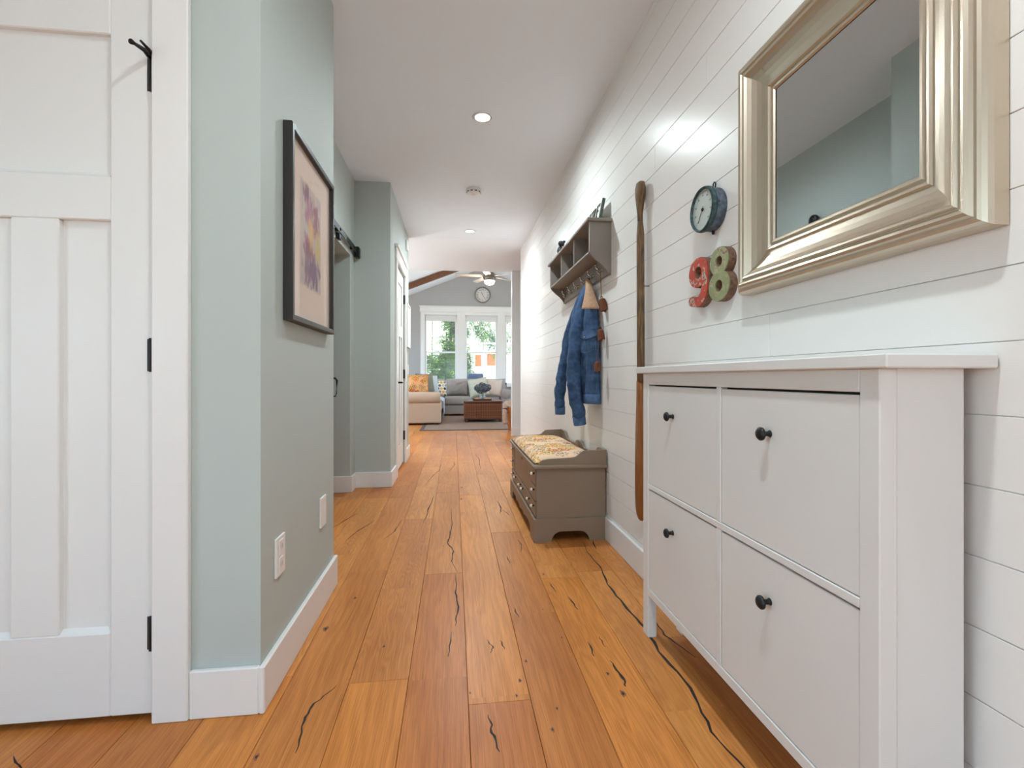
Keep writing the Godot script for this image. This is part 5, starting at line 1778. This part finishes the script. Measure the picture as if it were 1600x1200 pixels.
func foliage(called, parent, blobs: Array, mesh_: Mesh, cols: Array, droop := 0.0):
	var m := mat(Color.WHITE, 0.7)
	m.vertex_color_use_as_albedo = true
	m.backlight_enabled = true
	m.backlight = Color(0.35, 0.4, 0.2)
	mesh_.surface_set_material(0, m)
	var total := 0
	for b in blobs: total += b[2]
	var mm := MultiMesh.new()
	mm.transform_format = MultiMesh.TRANSFORM_3D
	mm.use_colors = true
	mm.mesh = mesh_
	mm.instance_count = total
	var k := 0
	var base: Vector3 = gpos(parent)
	for b in blobs:
		for i in b[2]:
			var dir := Vector3(rng.randfn(), rng.randfn(), rng.randfn()).normalized()
			var r := pow(rng.randf(), 0.45)
			var p: Vector3 = b[0] + dir * r * b[1]
			var out := Vector3(dir.x, dir.y * 0.4 - droop, dir.z).normalized()
			var bs := Basis.looking_at(out, Vector3.UP).rotated(out, rng.randf_range(-0.7, 0.7)).scaled(Vector3.ONE * rng.randf_range(0.7, 1.3))
			mm.set_instance_transform(k, Transform3D(bs, p - base))
			var c: Color = cols[rng.randi() % cols.size()]
			mm.set_instance_color(k, c * rng.randf_range(0.15, 1.3))
			k += 1
	var mi := MultiMeshInstance3D.new()
	mi.multimesh = mm
	mi.set_meta("kind", "stuff")
	add_named(mi, parent, called)

func build_outside():
	var cols := [Color(0.025, 0.12, 0.008), Color(0.07, 0.24, 0.012), Color(0.26, 0.40, 0.03), Color(0.012, 0.06, 0.012)]
	var bark := mat(rgbc(92, 74, 60), 0.95)
	struct("ground", mat(rgbc(206, 200, 190), 0.95), -40, 40, -0.6, -0.4, -30, 60)
	# dense conifer outside the left window
	var a = thing("conifer", V(-0.35, -0.4, 18.5), "dense dark green conifer filling the lower left window", "tree")
	var tk := MB.new(true)
	tube(tk, [V(-0.2, -0.4, 18.8), V(-0.15, 1.5, 18.8), V(-0.05, 4.4, 18.8)], [0.10, 0.07, 0.02], 8)
	commit(tk, "trunk", bark, a)
	var blobs := []
	for i in 13:
		var y := 0.1 + i * 0.14
		blobs.append([V(-0.30 + 0.25 * sin(i * 2.1), y, 18.6 + 0.2 * cos(i * 1.7)), Vector3(0.95 - i * 0.02, 0.25, 0.6), 300])
	for i in 9:
		blobs.append([V(0.02 + 0.18 * sin(i * 2.4), 1.9 + i * 0.28, 18.8), Vector3(0.45 - i * 0.03, 0.2, 0.4), 260])
	foliage("foliage", a, blobs, leaf_mesh(0.26, 0.09, 3), cols, 0.15)
	# airy birch beyond it
	var b = thing("birch", V(-1.0, -0.4, 22), "slender bare-looking tree behind the left window", "tree")
	tk = MB.new(true)
	tube(tk, [V(-0.98, -0.4, 22), V(-0.99, 2.5, 22), V(-0.96, 6, 22)], [0.035, 0.03, 0.02], 7)
	for i in 10:
		var y := 1.4 + i * 0.34
		var s := 1.0 if i % 2 == 0 else -1.0
		tube(tk, [V(-0.98, y, 22), V(-0.98 + s * 0.35, y + 0.25, 22.1), V(-0.98 + s * 0.8, y + 0.32, 22.0)], [0.014, 0.009, 0.004], 5)
	commit(tk, "trunk", bark, b)
	blobs = []
	for i in 12: blobs.append([V(-0.98 + rng.randf_range(-0.9, 0.9), 1.6 + i * 0.3, 22), Vector3(0.35, 0.2, 0.4), 60])
	foliage("foliage", b, blobs, leaf_mesh(0.10, 0.06, 2), [Color(0.30, 0.36, 0.14), Color(0.42, 0.40, 0.26), Color(0.2, 0.26, 0.1)], 0.2)
	# cedar whose boughs hang into the middle and right windows
	var c = thing("cedar", V(2.6, -0.4, 17.5), "cedar with drooping boughs outside the middle and right windows", "tree")
	tk = MB.new(true)
	tube(tk, [V(2.9, -0.4, 18.2), V(2.85, 3, 18.2), V(2.8, 7, 18.2)], [0.2, 0.17, 0.1], 10)
	for e in [[1.2, 3.6], [1.55, 3.1], [1.9, 2.9], [0.7, 3.7]]:
		tube(tk, [V(2.85, e[1] + 0.6, 18.2), V((2.85 + e[0]) / 2, e[1] + 0.5, 17.8), V(e[0], e[1], 17.4)], [0.05, 0.035, 0.012], 6)
	commit(tk, "trunk", bark, c)
	blobs = []
	for e in [[0.36, 2.75, 0.12, 0.5], [0.82, 2.95, 0.16, 0.5], [1.0, 2.7, 0.16, 0.5], [1.2, 2.55, 0.20, 0.6], [1.42, 2.7, 0.18, 0.75], [1.55, 2.3, 0.14, 0.6], [1.9, 2.6, 0.25, 0.9], [2.1, 2.1, 0.25, 0.7], [0.6, 3.3, 0.4, 0.3], [1.3, 3.2, 0.5, 0.3], [2.2, 3.2, 0.6, 0.5]]:
		blobs.append([V(e[0], e[1], 17.3), Vector3(e[2], e[3], 0.3), 190])
	foliage("foliage", c, blobs, leaf_mesh(0.26, 0.06, 3), [Color(0.03, 0.14, 0.012), Color(0.14, 0.34, 0.03), Color(0.014, 0.08, 0.03)], 0.9)
	# shrub at the foot of the middle window
	var d = thing("shrub", V(0.42, -0.4, 16.5), "dark leafy shrub at the left edge of the middle window", "shrub")
	tk = MB.new(true)
	tube(tk, [V(0.36, -0.4, 16.5), V(0.38, 0.8, 16.5), V(0.36, 2.0, 16.5)], [0.03, 0.02, 0.006], 6)
	commit(tk, "stem", bark, d)
	blobs = []
	for i in 9: blobs.append([V(0.38 + 0.08 * sin(i * 2.0), 0.5 + i * 0.17, 16.5), Vector3(0.24 - i * 0.012, 0.07, 0.2), 90])
	foliage("foliage", d, blobs, leaf_mesh(0.2, 0.07, 3), cols, 0.1)
	# neighbour's house: pale wall with cedar shutters and a planter
	var h = thing("neighbour_house", V(2, -0.4, 26.5), "pale neighbouring house with orange cedar panels beyond the patio", "house")
	var stucco := mat(rgbc(240, 236, 228), 0.9)
	bx("wall", stucco, h, -14, 16, -0.4, 5.0, 26.5, 27.0, 0.0)
	var ced := tri_tex(mat(Color.WHITE, 0.7), noise_tex(0.03, 93, rgbc(108, 54, 16), rgbc(138, 76, 28)), 2.0)
	bx("cedar_panel", ced, h, 1.18, 1.52, 1.6, 2.25, 26.4, 26.5, 0.01)
	bx("cedar_panel", ced, h, 1.84, 2.40, 1.65, 2.30, 26.4, 26.5, 0.01)
	var rf := MB.new()
	prism(rf, [Vector2(25.9, 4.9), Vector2(30, 6.6), Vector2(30, 6.8), Vector2(25.9, 5.1)], V(-14.5, 0, 0), Vector3.FORWARD, Vector3.UP, Vector3.RIGHT, 31)
	commit(rf, "roof", mat(rgbc(120, 110, 104), 0.9), h)
	# patio frame
	var p = thing("patio_cover", V(0.96, -0.4, 16.6), "slim pale post and beam of a patio cover outside", "pergola")
	var pm := mat(rgbc(190, 186, 180), 0.8)
	bx("post", pm, p, 0.955, 1.02, -0.4, 2.15, 16.55, 16.62, 0.004)
	bx("post", pm, p, 3.3, 3.37, -0.4, 2.15, 16.55, 16.62, 0.004)
	bx("beam", pm, p, 0.15, 3.4, 2.15, 2.19, 16.55, 16.62, 0.004)
	var ch = thing("patio_chair", V(0.68, -0.4, 15.4), "patio chair with a navy cushion seen through the middle window", "chair")
	var navy := mat(rgbc(22, 38, 72), 0.9)
	var cb := MB.new(true)
	softbox(cb, 0.45, 0.95, 0.35, 1.10, 15.2, 15.32, 0.05)
	commit(cb, "back_cushion", navy, ch)
	cb = MB.new(true)
	softbox(cb, 0.45, 0.95, 0.02, 0.16, 15.3, 15.85, 0.05)
	commit(cb, "seat_cushion", navy, ch)
	for x in [0.44, 0.96]:
		for dd in [15.26, 15.82]:
			bx("leg", M.black, ch, x - 0.02, x + 0.02, -0.4, 0.95 if dd < 15.5 else 0.3, dd - 0.02, dd + 0.02, 0.003)
